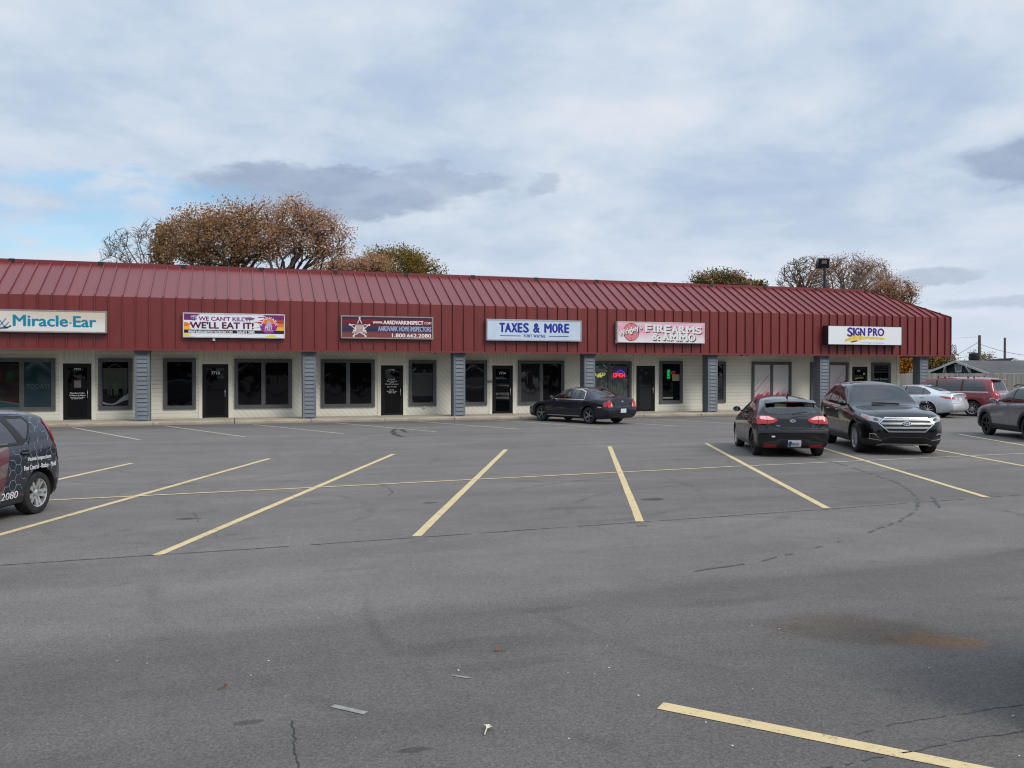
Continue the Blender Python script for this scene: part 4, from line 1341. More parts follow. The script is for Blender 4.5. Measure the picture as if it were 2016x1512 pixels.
p1 = pole(1928, 660, 120, 'taller wooden utility pole with a black transformer above the house roof', .19, None, True)
p2 = pole(1978, 665, 135, 'thin wooden utility pole farther to the right over the house roof', .17)
p3 = pole(1875, 702, 150, 'short far pole with a crossarm beside the red roof corner', .13, 1.0)


def wire(a, b, sag, label, r=.028):
    a, b = Vector(a), Vector(b)
    pts = [a.lerp(b, i / 16) - Vector((0, 0, sag * 4 * (i / 16) * (1 - i / 16))) for i in range(17)]
    tag(MB().tube(pts, r, 4).build('overhead_wire', M_WIRE), label, 'wire', 'overhead wires')


wire(dp(1928, 672.5, 120), dp(1800, 735, 150), .4, 'overhead wire slanting down from the tall pole behind the red roof')
wire(dp(1928, 677, 120), dp(2120, 700, 110), .8, 'overhead wire running right from the tall pole across the sky')
wire(dp(1790, 703, 150), dp(2150, 708, 120), 1.0, 'lowest overhead wire just above the house ridge')
wire(dp(1790, 699.5, 150), dp(1928, 699, 121), .5, 'overhead wire from behind the red roof to the transformer')
wire(dp(1928, 699, 121), dp(2130, 705, 120), .6, 'overhead wire leaving the transformer to the right')
wire(dp(1700, 662, 118), dp(1928, 663, 120), .3, 'faint highest overhead wire left of the tall pole', .015)

# flood lamp on its pole behind the roof
q = dp(1623.5, 527, 53)
fl = thing('floodlight', 'square black floodlight on a thin pole rising behind the red roof', 'floodlight', (q[0], q[1], 0))
MB().tube([(q[0], q[1], 0), tuple(q)], [.11, .085], 10).build('post', M_BLK, fl, smooth=True, sharp=40)
yv = Vector((-FV[0], -FV[1], -.35)).normalized(); rv = Vector((RV[0], RV[1], 0)) ; uv_ = rv.cross(-yv).normalized()
if uv_.z < 0: uv_ = -uv_
c = Vector(dp(1621.5, 518.5, 53)) 
L2 = lambda a, b, d: tuple(c + rv * a + uv_ * b + yv * d)
m = MB()
def obox(m, a0, a1, b0, b1, d0, d1, mi=0):
    vs = [L2(a, b, d) for d in (d0, d1) for b in (b0, b1) for a in (a0, a1)]
    m.add(vs, [(0, 1, 3, 2), (4, 6, 7, 5), (0, 4, 5, 1), (2, 3, 7, 6), (0, 2, 6, 4), (1, 5, 7, 3)], mi)
obox(m, -.34, .34, -.29, .29, -.22, .05)
m.build('housing', M_BLK, fl)
m = MB(); obox(m, -.30, .30, -.25, .25, .052, .06); m.build('lens', mat('lamp_glass', (.012, .012, .014), .4, spec=.3), fl)
m = MB(); obox(m, -.15, .16, .0, .20, .062, .072); m.build('reflector', mat('lamp_reflector', (.30, .30, .24), .25, .5), fl)
m = MB(); m.bar(L2(-.36, -.34, -.1), L2(.36, -.34, -.1), .05, .04); m.bar(L2(-.37, -.35, -.1), L2(-.37, .02, -.1), .04, .04, (0, 1, 0)); m.bar(L2(.37, -.35, -.1), L2(.37, .02, -.1), .04, .04, (0, 1, 0)); m.build('bracket', M_BLK, fl)

# ------------------------------------------------------------------ trees
def leafmat(name, col, tr=.35):
    if name in MATS: return MATS[name]
    m = bpy.data.materials.new(name); m.use_nodes = True
    N.nt = m.node_tree; N.nt.nodes.clear()
    oc = node('ShaderNodeTexCoord', out=3)
    f = noise(oc, .9, 3)
    cc = mixc(f, tuple(v * .75 for v in col), tuple(v * 1.25 for v in col))
    a = node('ShaderNodeBsdfDiffuse', {'Color': cc}); b = node('ShaderNodeBsdfTranslucent', {'Color': cc})
    mx = node('ShaderNodeMixShader', {0: tr, 1: a, 2: b})
    o = N.nt.nodes.new('ShaderNodeOutputMaterial'); N.nt.links.new(mx.k, o.inputs[0])
    MATS[name] = m
    return m


M_BARK = mat('dark_bark', (.055, .045, .04), .9, var=.3, vscale=6)
M_BARKG = mat('grey_bark', (.19, .165, .15), .9, var=.3, vscale=6)
M_BARKB = mat('brown_bark', (.13, .085, .055), .9, var=.3, vscale=6)


def make_tree(label, px, w, blobs, seed, leaves=(), nleaf=0, ls=.2, k1=12, k2=120, k3=800, bark=None, fork=None, group=None, trunk_r=.3, bare=None, name='tree', leaf_frac=1.0, twig_r=.012, clump=.45, gnarl=.10):
    """crown fills the ellipsoids blobs = (px, py, rx_px, ry_px); limbs are grown out to points inside them"""
    rg = np.random.default_rng(seed)
    pxm = w / F                                          # metres per photo pixel at that distance
    base = dp(px, 735, w) * [1, 1, 0]
    cs = []
    for bx, by, rx, ry in blobs:
        c_ = dp(bx, by, w)
        cs.append((c_, rx * pxm, ry * pxm))
    vol = np.array([a * b * min(a, b * 1.6) for _, a, b in cs]); vol = vol / vol.sum()

    def pick(n, shell=0.0):
        out = []
        for i in rg.choice(len(cs), n, p=vol):
            c_, a, b = cs[i]
            d = rg.normal(size=3); d /= np.linalg.norm(d)
            r = (shell + (1 - shell) * rg.random() ** .5) ** .7
            dep = min(a, b * 1.6)
            q = c_ + RV * d[0] * a * r + FV * [1, 1, 0] * d[1] * dep * r + np.array([0, 0, d[2] * b * r])
            out.append(q)
        return np.array(out)

    allc = np.array([c_ for c_, _, _ in cs])
    top = max(c_[2] + b for c_, _, b in cs); low = min(c_[2] - b for c_, _, b in cs)
    fk = base + np.array([0, 0, max(1.5, low * .8)]) if fork is None else dp(*fork, w)
    mb = MB()
    nodes, rad = [], []

    def path(a, b, n, wob, up=.0):
        a, b = np.array(a), np.array(b)
        L = np.linalg.norm(b - a)
        ts = np.linspace(0, 1, n)
        off = np.cumsum(rg.normal(size=(n, 3)) * wob * L / math.sqrt(n), axis=0)
        off -= ts[:, None] * off[-1]
        p = a + (b - a) * ts[:, None] + off
        p[:, 2] += up * L * np.sin(ts * math.pi)
        return p
    tp = path(base, fk, 6, .03)
    mb.tube(tp, list(np.linspace(trunk_r * 1.25, trunk_r * .9, 6)), 9)
    nodes += list(tp[3:]); rad += [trunk_r * .8] * 3
    for lev, (n, r0, r1, sides, wob, steps) in enumerate(((k1, trunk_r * .55, trunk_r * .12, 6, gnarl, 9), (k2, trunk_r * .17, .022, 5, gnarl * 1.1, 6), (k3, .026, twig_r, 3, gnarl * 1.2, 4))):
        tgt = pick(n, .45 if lev == 0 else .25 if lev == 1 else .2)
        nd = np.array(nodes); rr = np.array(rad)
        for t_ in tgt:
            dd = np.linalg.norm(nd - t_, axis=1)
            if lev == 0: j = rg.integers(0, 3)
            else:
                back = (nd[:, 2] > t_[2] - .25 * dd) * dd * 1.2
                j = int(np.argmin(dd + back + rg.random(len(dd)) * .25 * dd.min()))
            p = path(nd[j], t_, steps, wob, .10 if lev == 0 else .03)
            rs = np.linspace(min(r0, rr[j] * .9), r1, steps)
            mb.tube(p, list(rs), sides, cap=False)
            if lev < 2:
                a = 2 if lev == 0 else 1
                nodes += list(p[a:]); rad += list(rs[a:])
            else: nodes.append(p[-1]); rad.append(r1)
    t = thing(name, label, 'tree', tuple(base), group)
    mb.build('trunk', bark or M_BARK, t, smooth=True, fixn=False)
    if nleaf:
        ends = np.array(nodes[-k3:])
        if leaf_frac < 1: ends = ends[rg.random(len(ends)) < leaf_frac]
        per = max(1, nleaf // len(ends))
        n = len(ends) * per
        shade = np.repeat(rg.integers(0, len(leaves), len(ends)), per)
        flip = rg.random(n) < .3
        shade[flip] = rg.integers(0, len(leaves), flip.sum())
        c_ = np.repeat(ends, per, 0) + np.clip(rg.normal(size=(n, 3)), -1.5, 1.5) * [clump, clump, clump * .7] * np.repeat(rg.uniform(.6, 1.3, len(ends)), per)[:, None]
        u = rg.normal(size=(n, 3)); u /= np.linalg.norm(u, axis=1)[:, None]
        v = np.cross(u, rg.normal(size=(n, 3))); v /= np.linalg.norm(v, axis=1)[:, None]
        s = ls * rg.uniform(.55, 1.3, n)[:, None]
        V = np.stack([c_ - u * s, c_ - v * s * .55 + u * s * .1, c_ + u * s, c_ + v * s * .55 + u * s * .1], 1).reshape(-1, 3)
        me = bpy.data.meshes.new('crown')
        me.from_pydata(V.tolist(), [], np.arange(4 * n).reshape(-1, 4).tolist())
        for l in leaves: me.materials.append(l)
        me.polygons.foreach_set('material_index', shade.astype(np.int32))
        o = bpy.data.objects.new('crown', me); COL.objects.link(o); join(o, t)
    return t


BR = [leafmat('leaf_russet', (.38, .20, .10)), leafmat('leaf_tan', (.46, .275, .16)), leafmat('leaf_brown', (.34, .19, .09)), leafmat('leaf_pinkish', (.52, .335, .24)), leafmat('leaf_olive', (.22, .15, .065))]
BR2 = [leafmat('leaf_tan', (.46, .275, .16)), leafmat('leaf_pinkish', (.52, .335, .24)), leafmat('leaf_russet', (.38, .20, .10))]
GY = [leafmat('leaf_yellow_green', (.24, .19, .045)), leafmat('leaf_olive_green', (.11, .115, .032)), leafmat('leaf_gold', (.36, .22, .055)), leafmat('leaf_rust', (.28, .125, .04))]
GR = [leafmat('leaf_tan', (.46, .275, .16)), leafmat('leaf_dark_green', (.075, .095, .035)), leafmat('leaf_olive_green', (.11, .115, .032)), leafmat('leaf_brown', (.34, .19, .09)), leafmat('leaf_deep', (.05, .06, .024))]
OR = [leafmat('leaf_orange', (.46, .22, .09)), leafmat('leaf_russet', (.38, .20, .10)), leafmat('leaf_rose', (.46, .25, .17))]
YO = [leafmat('leaf_bright_orange', (.52, .24, .035)), leafmat('leaf_gold', (.36, .22, .055)), leafmat('leaf_amber', (.45, .17, .025))]
G_T = 'trees standing behind the shopping strip'

make_tree('broad oak with dense brown leaves rising above the red roof', 455, 66, [(440, 485, 90, 52), (385, 470, 60, 50), (510, 460, 62, 52), (342, 466, 30, 42), (480, 408, 16, 12), (412, 416, 16, 12), (352, 432, 16, 16), (312, 468, 12, 18), (450, 404, 14, 10), (538, 402, 14, 12), (470, 425, 42, 24), (405, 432, 46, 26), (520, 420, 34, 26), (450, 445, 60, 34)], 11, BR, 30000, .085, 15, 200, 520, fork=(455, 540), group=G_T, trunk_r=.34, clump=.46)
make_tree('tall oak with thin tan leaves and visible dark limbs', 566, 64, [(572, 425, 32, 34), (564, 392, 10, 12), (590, 402, 14, 12), (640, 428, 14, 10), (680, 455, 10, 12), (682, 490, 9, 12), (625, 445, 36, 28), (658, 468, 27, 32), (606, 430, 30, 20), (545, 480, 36, 34), (640, 500, 40, 22), (600, 480, 40, 28)], 12, BR2, 12500, .085, 14, 140, 300, fork=(567, 528), group=G_T, trunk_r=.27, clump=.46, gnarl=.16)
make_tree('bare grey tree without leaves at the far end of the roof', 268, 74, [(262, 485, 62, 40), (305, 465, 32, 40), (225, 500, 30, 28)], 13, k1=16, k2=120, k3=900, gnarl=.028, bark=M_BARKG, fork=(290, 560), group=G_T, trunk_r=.13, name='bare_tree', twig_r=.009)
make_tree('low dark tree trunk mass with olive leaves left of the oak', 325, 70, [(325, 490, 22, 42), (318, 465, 14, 24)], 24, [BR[4], BR[2]], 1300, .17, 5, 30, 160, fork=(330, 540), group=G_T, trunk_r=.2, clump=.3)
make_tree('pale tan treetop between the oaks and the yellow green tree', 700, 70, [(690, 530, 55, 22), (735, 522, 36, 20), (655, 535, 40, 22)], 14, BR2, 7500, .09, 8, 60, 220, fork=(700, 590), group=G_T, trunk_r=.25, clump=.35)
make_tree('rounded yellow green tree turning gold above the roof', 790, 78, [(785, 525, 58, 34), (830, 535, 40, 26), (745, 512, 30, 20), (790, 505, 40, 18)], 15, GY, 13000, .095, 9, 90, 260, fork=(790, 600), group=G_T, trunk_r=.3, clump=.5)
make_tree('dark green treetop showing alone above the middle of the roof', 1415, 84, [(1410, 553, 30, 17), (1440, 556, 26, 17), (1382, 556, 18, 14), (1462, 562, 14, 12), (1425, 543, 14, 8), (1372, 562, 10, 10)], 16, GR, 7500, .10, 8, 60, 150, fork=(1415, 610), group=G_T, trunk_r=.28, clump=.5)
make_tree('small green sprig of treetop beside the dark green treetop', 1492, 88, [(1485, 562, 20, 7), (1498, 560, 7, 8)], 17, GR, 600, .18, 4, 12, 60, fork=(1490, 600), group=G_T, trunk_r=.18, clump=.28)
make_tree('bare spreading tree left of the floodlight', 1584, 76, [(1583, 545, 52, 42), (1560, 550, 34, 38), (1610, 540, 34, 40), (1590, 525, 36, 24)], 18, k1=18, k2=150, k3=1300, gnarl=.03, bark=M_BARKB, fork=(1584, 568), group=G_T, trunk_r=.17, name='bare_tree', twig_r=.011)
make_tree('thin russet tree with tangled dark limbs right of the floodlight', 1660, 72, [(1650, 545, 52, 44), (1700, 545, 48, 40), (1630, 540, 40, 38), (1675, 525, 46, 26)], 19, OR, 5200, .06, 14, 140, 900, fork=(1665, 590), group=G_T, trunk_r=.27, leaf_frac=.7, clump=.3, gnarl=.08, bark=M_BARKG, twig_r=.012)
make_tree('upright tree with reddish tips near the hip of the roof', 1712, 80, [(1715, 545, 40, 38), (1730, 560, 36, 36)], 20, OR, 3000, .06, 9, 80, 500, fork=(1705, 592), group=G_T, trunk_r=.2, leaf_frac=.6, clump=.4, bark=M_BARKG, twig_r=.012)
make_tree('orange tree behind the sloping right end of the roof', 1758, 68, [(1765, 575, 36, 28), (1740, 575, 26, 22), (1780, 588, 24, 20)], 21, OR, 5200, .065, 9, 70, 380, fork=(1757, 618), group=G_T, trunk_r=.2, leaf_frac=.8, clump=.3, gnarl=.15)
make_tree('bright orange tree seen under the eave beyond the shop wall', 1782, 62, [(1778, 712, 20, 24), (1790, 700, 14, 20), (1770, 720, 10, 20)], 22, YO, 5000, .10, 6, 40, 300, fork=(1782, 730), trunk_r=.12, clump=.28)
make_tree('sparse olive tree under the corner of the red roof', 1846, 95, [(1842, 712, 20, 14), (1860, 704, 20, 10), (1826, 715, 14, 18)], 23, GY, 1500, .17, 7, 50, 300, fork=(1845, 730), trunk_r=.14, clump=.4, leaf_frac=.7)
make_tree('bare far tree beside the tall utility pole', 1936, 145, [(1940, 704, 18, 10), (1915, 700, 8, 14), (1925, 706, 20, 8)], 25, GY[:1], 500, .15, 7, 60, 420, fork=(1935, 722), bark=M_BARKG, trunk_r=.14, name='bare_tree', twig_r=.022)
make_tree('leafless twigs showing past the corner of the red roof', 1876, 92, [(1874, 690, 10, 14)], 27, k1=5, k2=30, k3=160, fork=(1868, 735), bark=M_BARKG, trunk_r=.1, name='bare_tree', twig_r=.012)

# the wooded edge across the road behind the photographer, which the shop windows reflect
rg = np.random.default_rng(77)
wv, wf = [], []
cnt = 0
for i in range(34):
    cx_ = -62 + i * 4.6 + rg.uniform(-1.5, 1.5); cy_ = -34 + rg.uniform(-5, 3)
    hgt = rg.uniform(6, 12) if not (4 < i < 8) else rg.uniform(3.5, 5)
    n = 620
    d = rg.normal(size=(n, 3)); d /= np.linalg.norm(d, axis=1)[:, None]
    r_ = rg.random(n)[:, None] ** .4
    c_ = np.array([cx_, cy_, hgt * .5]) + d * r_ * [3.4, 3.0, hgt * .52]
    c_[:, 2] = np.maximum(c_[:, 2], .15)
    u = rg.normal(size=(n, 3)); u /= np.linalg.norm(u, axis=1)[:, None]
    v = np.cross(u, rg.normal(size=(n, 3))); v /= np.linalg.norm(v, axis=1)[:, None]
    s = rg.uniform(.3, .7, n)[:, None]
    wv.append(np.stack([c_ - u * s, c_ - v * s * .6, c_ + u * s, c_ + v * s * .6], 1).reshape(-1, 3))
V = np.concatenate(wv)
me = bpy.data.meshes.new('woodland_edge')
me.from_pydata(V.tolist(), [], np.arange(len(V)).reshape(-1, 4).tolist())
me.materials.append(leafmat('leaf_wood_shade', (.016, .020, .010))); me.materials.append(leafmat('leaf_wood_brown', (.035, .022, .012)))
me.polygons.foreach_set('material_index', (rg.random(len(V) // 4) < .25).astype(np.int32))
o = bpy.data.objects.new('woodland', me); COL.objects.link(o)
tag(o, 'dark wooded edge across the road reflected in the shop windows', 'woodland', kind='stuff')
# ------------------------------------------------------------------ vehicles (built facing +x at the origin, then parked)
def paint(name, col, metal=.25, rough=.32, flake=0.0):
    def fn():
        oc = node('ShaderNodeTexCoord', out=3); x, y, z = sep(oc)
        f = noise(oc, 3.0, 5, .65); g = noise(oc, 22.0, 3, .7)
        dust = sstep(z + (f - .5) * .25, .62, .12)
        c = mixc(dust * .10 + sstep(g, .45, .8) * .01, col, (.07, .066, .062))
        return {'Base Color': c, 'Metallic': metal, 'Specular IOR Level': .15 if max(col) < .03 else .5, 'Roughness': dust * .3 + rough, 'Coat Weight': 1.0 - dust * .6, 'Coat Roughness': .03 + sstep(f, .4, .8) * .05}
    return custom(name, fn)


M_TYRE = mat('tyre_rubber', (.017, .017, .018), .8, var=.3, vscale=8)
M_DARK = mat('dark_underbody', (.008, .008, .009), .8)
M_CHROME = mat('chrome', (.62, .62, .63), .26, 1.0)
M_ALLOY = mat('alloy_rim', (.62, .62, .63), .32, .75)
M_ALLOYD = mat('grey_alloy_rim', (.25, .24, .24), .35, .8)
M_BRIM = mat('black_alloy_rim', (.008, .008, .009), .4, .3)
M_PLAS = mat('charcoal_trim_plastic', (.022, .022, .024), .6)
M_TAIL = mat('red_tail_lens', (.50, .010, .014), .12, coat=1.0)
M_TAILW = mat('pale_tail_lens', (.80, .42, .40), .15, coat=1.0)
M_HEAD = mat('clear_lamp_lens', (.36, .38, .40), .25, .15, coat=.5, coatr=.1)
M_AMBER = mat('amber_lens', (.75, .16, .05), .2, coat=1.0)
M_GAP = mat('panel_gap', (.003, .003, .003), .9)
M_SEAT = mat('dark_seat_fabric', (.035, .035, .038), .8)
M_MIRG = mat('mirror_glass', (.62, .72, .74), .04, 1.0)
G_TINT = glass('tinted_car_glass', (.10, .115, .12), .07)
G_CLEAR = glass('green_tinted_car_glass', (.62, .72, .68), .07)
G_MID = glass('grey_car_glass', (.40, .46, .46), .08)
M_PLATE = mat('white_licence_plate', (.66, .68, .72), .4)
M_PLTXT = mat('plate_lettering', (.03, .04, .10), .5)


def inpoly(p, poly):
    x, y = p; c = False
    for i in range(len(poly)):
        (x0, y0), (x1, y1) = poly[i - 1], poly[i]
        if (y0 > y) != (y1 > y) and x < (x1 - x0) * (y - y0) / (y1 - y0) + x0: c = not c
    return c


def rounded(pts, r, n=3):
    """polygon with its corners rounded by r"""
    out = []
    P = [Vector(p) for p in pts]
    for i in range(len(P)):
        a, b, c = P[i - 1], P[i], P[(i + 1) % len(P)]
        d0, d1 = (a - b), (c - b)
        q = min(r, d0.length * .45, d1.length * .45)
        s, e = b + d0.normalized() * q, b + d1.normalized() * q
        for k in range(n + 1):
            t = k / n
            v = s * (1 - t) ** 2 + b * 2 * t * (1 - t) + e * t * t
            out.append((v.x, v.y))
    return out


class Car:
    def __init__(c, name, label, cat, st, paintm, front=None, rear=None, wb=2.7, r=.33, tw=.21, arch=.06, group='parked cars on the lot', dark_below=None, ends=(.03, .03)):
        c.root = thing(name, label, cat, (0, 0, 0), group)
        c.wb, c.r, c.tw = wb, r, tw
        S = np.array(sorted(st)); xs = S[:, 0]
        c.xf, c.xr = xs[-1], xs[0]
        q = np.unique(np.concatenate([np.arange(xs[0], xs[-1], .055), xs, [xs[0] + .02, xs[-1] - .02]]))
        q = q[np.concatenate([[True], np.diff(q) > .012])]
        zt, zs, zb, w, wr = [pchip(xs, S[:, k], q) for k in range(1, 6)]
        c.tab = (q, zt, zs, zb, w, wr)
        rings = []
        for i in range(len(q)): rings.append((q[i], c.section(zt[i], zs[i], zb[i], w[i], wr[i])))
        n = len(rings[0][1]) * 2 - 2
        vs = []

        def full(pr): return [(y, z) for y, z in pr] + [(-y, z) for y, z in pr[-2:0:-1]]

        def shear(x, z):
            if rear: x += np.interp(z, *zip(*rear)) * max(0, min(1, (c.xr + .5 - x) / .5))
            if front: x += np.interp(z, *zip(*front)) * max(0, min(1, (x - c.xf + .5) / .5))
            return x
        capr, capf = [], []
        for sgn, (xe, pr), store, dome in ((-1, rings[0], capr, ends[1]), (1, rings[-1], capf, ends[0])):
            zc = (pr[0][1] + pr[-1][1]) / 2
            for s in (.93, .8, .6, .4, .2): store.append((xe + sgn * dome * (1 - s * s), [(y * s, zc + (z - zc) * s) for y, z in pr], zc))
        seq = capr[::-1] and [(a, b) for a, b, _ in capr[::-1]] + rings + [(a, b) for a, b, _ in capf]
        for x, pr in seq: vs += [(shear(x, z), y, z) for y, z in full(pr)]
        fs = [(i * n + k, i * n + (k + 1) % n, (i + 1) * n + (k + 1) % n, (i + 1) * n + k) for i in range(len(seq) - 1) for k in range(n)]
        a = len(vs); zc0, zc1 = capr[0][2], capf[0][2]
        vs += [(shear(c.xr - ends[1], zc0), 0, zc0), (shear(c.xf + ends[0], zc1), 0, zc1)]
        fs += [(a, (k + 1) % n, k) for k in range(n)]
        o_ = (len(seq) - 1) * n
        fs += [(a + 1, o_ + k, o_ + (k + 1) % n) for k in range(n)]
        bm = bmesh.new()
        V = [bm.verts.new(v) for v in vs]
        for f in fs: bm.faces.new([V[k] for k in f])
        bmesh.ops.recalc_face_normals(bm, faces=bm.faces)
        c.bvh = BVHTree.FromBMesh(bm)
        me = bpy.data.meshes.new('body'); bm.to_mesh(me); bm.free()
        me.materials.append(paintm); me.materials.append(M_DARK); me.materials.append(M_PLAS)
        o = bpy.data.objects.new('body', me); COL.objects.link(o)
        cm = MB()
        c.wy = []
        for sx in (1, -1):
            xw = sx * wb / 2
            wy = float(np.interp(xw, q, w))
            c.wy.append(wy)
            for sy in (1, -1):
                y0, y1 = sy * (wy - tw - .10), sy * (wy + .3)
                ra = r + arch
                prof = [(xw + ra * math.cos(t), r + .01 + ra * math.sin(t)) for t in np.linspace(0, 2 * math.pi, 41)[:-1]]
                vv = [(a_, y0, b_) for a_, b_ in prof] + [(a_, y1, b_) for a_, b_ in prof]
                m_ = len(prof)
                cm.add(vv, [tuple(range(m_)), tuple(range(2 * m_ - 1, m_ - 1, -1))] + [(i, (i + 1) % m_, m_ + (i + 1) % m_, m_ + i) for i in range(m_)])
        cut = cm.build('cutter', M_DARK)
        md = o.modifiers.new('cut', 'BOOLEAN'); md.object = cut; md.solver = 'EXACT'; md.operation = 'DIFFERENCE'
        try: md.material_mode = 'TRANSFER'
        except Exception: pass
        dg = bpy.context.evaluated_depsgraph_get()
        me2 = bpy.data.meshes.new_from_object(o.evaluated_get(dg))
        bpy.data.objects.remove(o); bpy.data.objects.remove(cut); bpy.data.meshes.remove(me)
        c.bm = bmesh.new(); c.bm.from_mesh(me2)
        c.mats = list(me2.materials)
        bpy.data.meshes.remove(me2)
        if dark_below is not None: c.split_low(dark_below)

    def section(c, zt, zs, zb, w, wr):
        h = zs - zb
        lo = [(0, zb), (.45 * w, zb), (.84 * w, zb), (.935 * w, zb + .035), (.965 * w, zb + .09), (.985 * w, zb + .22 * h), (.997 * w, zb + .36 * h), (w, zb + .52 * h), (.998 * w, zb + .66 * h), (.992 * w, zb + .78 * h), (.978 * w, zb + .88 * h), (.957 * w, zb + .955 * h), (.930 * w, zs)]
        up = []
        d = zt - zs
        cr = min(.085, max(.012, .42 * d))
        a, b = (.930 * w, zs), (min(wr, .92 * w), zt - cr)
        L = math.hypot(b[0] - a[0], b[1] - a[1]) + 1e-6
        nx, nz = (b[1] - a[1]) / L, -(b[0] - a[0]) / L
        for k in range(1, 12):
            t = k / 11
            bu = .028 * min(1, d / .3) * 4 * t * (1 - t)
            up.append((a[0] + (b[0] - a[0]) * t + nx * bu, a[1] + (b[1] - a[1]) * t + nz * bu))
        for k in range(1, 9):
            s = k / 8
            up.append((b[0] * (1 - s), zt - cr * (1 - s) ** 2.6))
        return lo + up

    def split_low(c, zlim):
        g = c.bm.faces[:] + c.bm.edges[:] + c.bm.verts[:]
        bmesh.ops.bisect_plane(c.bm, geom=g, plane_co=(0, 0, zlim), plane_no=(0, 0, 1), dist=1e-5)
        for f in c.bm.faces:
            if f.calc_center_median().z < zlim and f.material_index == 0: f.material_index = 2

    # --- cutting panes out of the shell
    def cutout(c, poly, axis, sgn, name, m, parent=None, xr=None, nmin=.12):
        ia, ib = {'y': (0, 2), 'x': (1, 2), 'z': (0, 1)}[axis]
        ic = {'y': 1, 'x': 0, 'z': 2}[axis]
        lo = [min(p[k] for p in poly) - .12 for k in (0, 1)]; hi = [max(p[k] for p in poly) + .12 for k in (0, 1)]

        def ok(f):
            p = f.calc_center_median()
            return lo[0] < p[ia] < hi[0] and lo[1] < p[ib] < hi[1] and f.normal[ic] * sgn > nmin and (xr is None or xr[0] < p.x < xr[1]) and (axis != 'y' or p.y * sgn > .2)
        c.bm.normal_update()
        for i in range(len(poly)):
            (a0, b0), (a1, b1) = poly[i - 1], poly[i]
            if math.hypot(a1 - a0, b1 - b0) < 1e-4: continue
            no = [0, 0, 0]; co = [0, 0, 0]
            no[ia], no[ib] = b1 - b0, -(a1 - a0); co[ia], co[ib] = a0, b0
            F_ = [f for f in c.bm.faces if ok(f)]
            E_ = list({e for f in F_ for e in f.edges}); V_ = list({v for f in F_ for v in f.verts})
            bmesh.ops.bisect_plane(c.bm, geom=F_ + E_ + V_, plane_co=co, plane_no=no, dist=1e-5)
            c.bm.normal_update()
        F_ = [f for f in c.bm.faces if ok(f) and inpoly((f.calc_center_median()[ia], f.calc_center_median()[ib]), poly)]
        mb = MB(); idx = {}; vs = []
        for f in F_:
            for v in f.verts:
                if v not in idx: idx[v] = len(vs); vs.append(tuple(v.co))
        mb.add(vs, [[idx[v] for v in f.verts] for f in F_])
        bmesh.ops.delete(c.bm, geom=F_, context='FACES')
        return mb.build(name, m, parent or c.root, smooth=True, fixn=False)

    def finish(c):
        bmesh.ops.delete(c.bm, geom=[e for e in c.bm.edges if not e.link_faces], context='EDGES')
        me = bpy.data.meshes.new('body'); c.bm.to_mesh(me); c.bm.free()
        for m in c.mats: me.materials.append(m)
        me.polygons.foreach_set('use_smooth', [True] * len(me.polygons))
        me.set_sharp_from_angle(angle=R(38))
        o = bpy.data.objects.new('body', me); COL.objects.link(o); join(o, c.root)
        c.body = o

    # --- things laid on the skin
    def hit(c, a, b, axis, sgn):
        o, d = {'y': ((a, 3 * sgn, b), (0, -sgn, 0)), 'x': ((6 * sgn, a, b), (-sgn, 0, 0)), 'z': ((a, b, 5), (0, 0, -1))}[axis]
        p, n, _, _ = c.bvh.ray_cast(Vector(o), Vector(d))
        for k in range(1, 40):                              # off the edge of the skin: step inwards until it is met
            if p is not None: break
            a_ = a * (1 - .012 * k) if axis != 'y' else a * (1 - .008 * k)
            b_ = b + (.75 - b) * .012 * k if axis != 'z' else b * (1 - .012 * k)
            o = {'y': (a_, 3 * sgn, b_), 'x': (6 * sgn, a_, b_), 'z': (a_, b_, 5)}[axis]
            p, n, _, _ = c.bvh.ray_cast(Vector(o), Vector(d))
        if n.dot(Vector(d)) > 0: n = -n
        return p, n

    def lay(c, polys, axis, sgn, name, m, off=.006, parent=None, step=.05, thick=.014, mis=None, smooth=False, ret=False, mb=None):
        mb = mb or MB()
        for pi, poly in enumerate(polys):
            bm = bmesh.new()
            bm.faces.new([bm.verts.new((a, b, 0)) for a, b in poly])
            for k in (0, 1):
                lo, hi = min(p[k] for p in poly), max(p[k] for p in poly)
                t = math.floor(lo / step) * step + step
                while t < hi - 1e-4:
                    no = (1, 0, 0) if k == 0 else (0, 1, 0); co = (t, 0, 0) if k == 0 else (0, t, 0)
                    bmesh.ops.bisect_plane(bm, geom=bm.faces[:] + bm.edges[:] + bm.verts[:], plane_co=co, plane_no=no, dist=1e-5)
                    t += step
            bm.verts.index_update()
            top, bot = [], []
            for v in bm.verts:
                p, n = c.hit(v.co.x, v.co.y, axis, sgn)
                top.append(p + n * off); bot.append(p - n * thick)
            nv = len(top)
            fs = [tuple(v.index for v in f.verts) for f in bm.faces]
            sk = []
            for e in bm.edges:
                if len(e.link_faces) == 1:
                    a, b = e.verts[0].index, e.verts[1].index
                    sk.append((a, b, nv + b, nv + a))
            bm.free()
            mb.add(top + bot, fs + sk, mis[pi] if mis else 0)
        return mb if ret else mb.build(name, m, parent or c.root, smooth=smooth, fixn=True, sharp=35 if smooth else None)

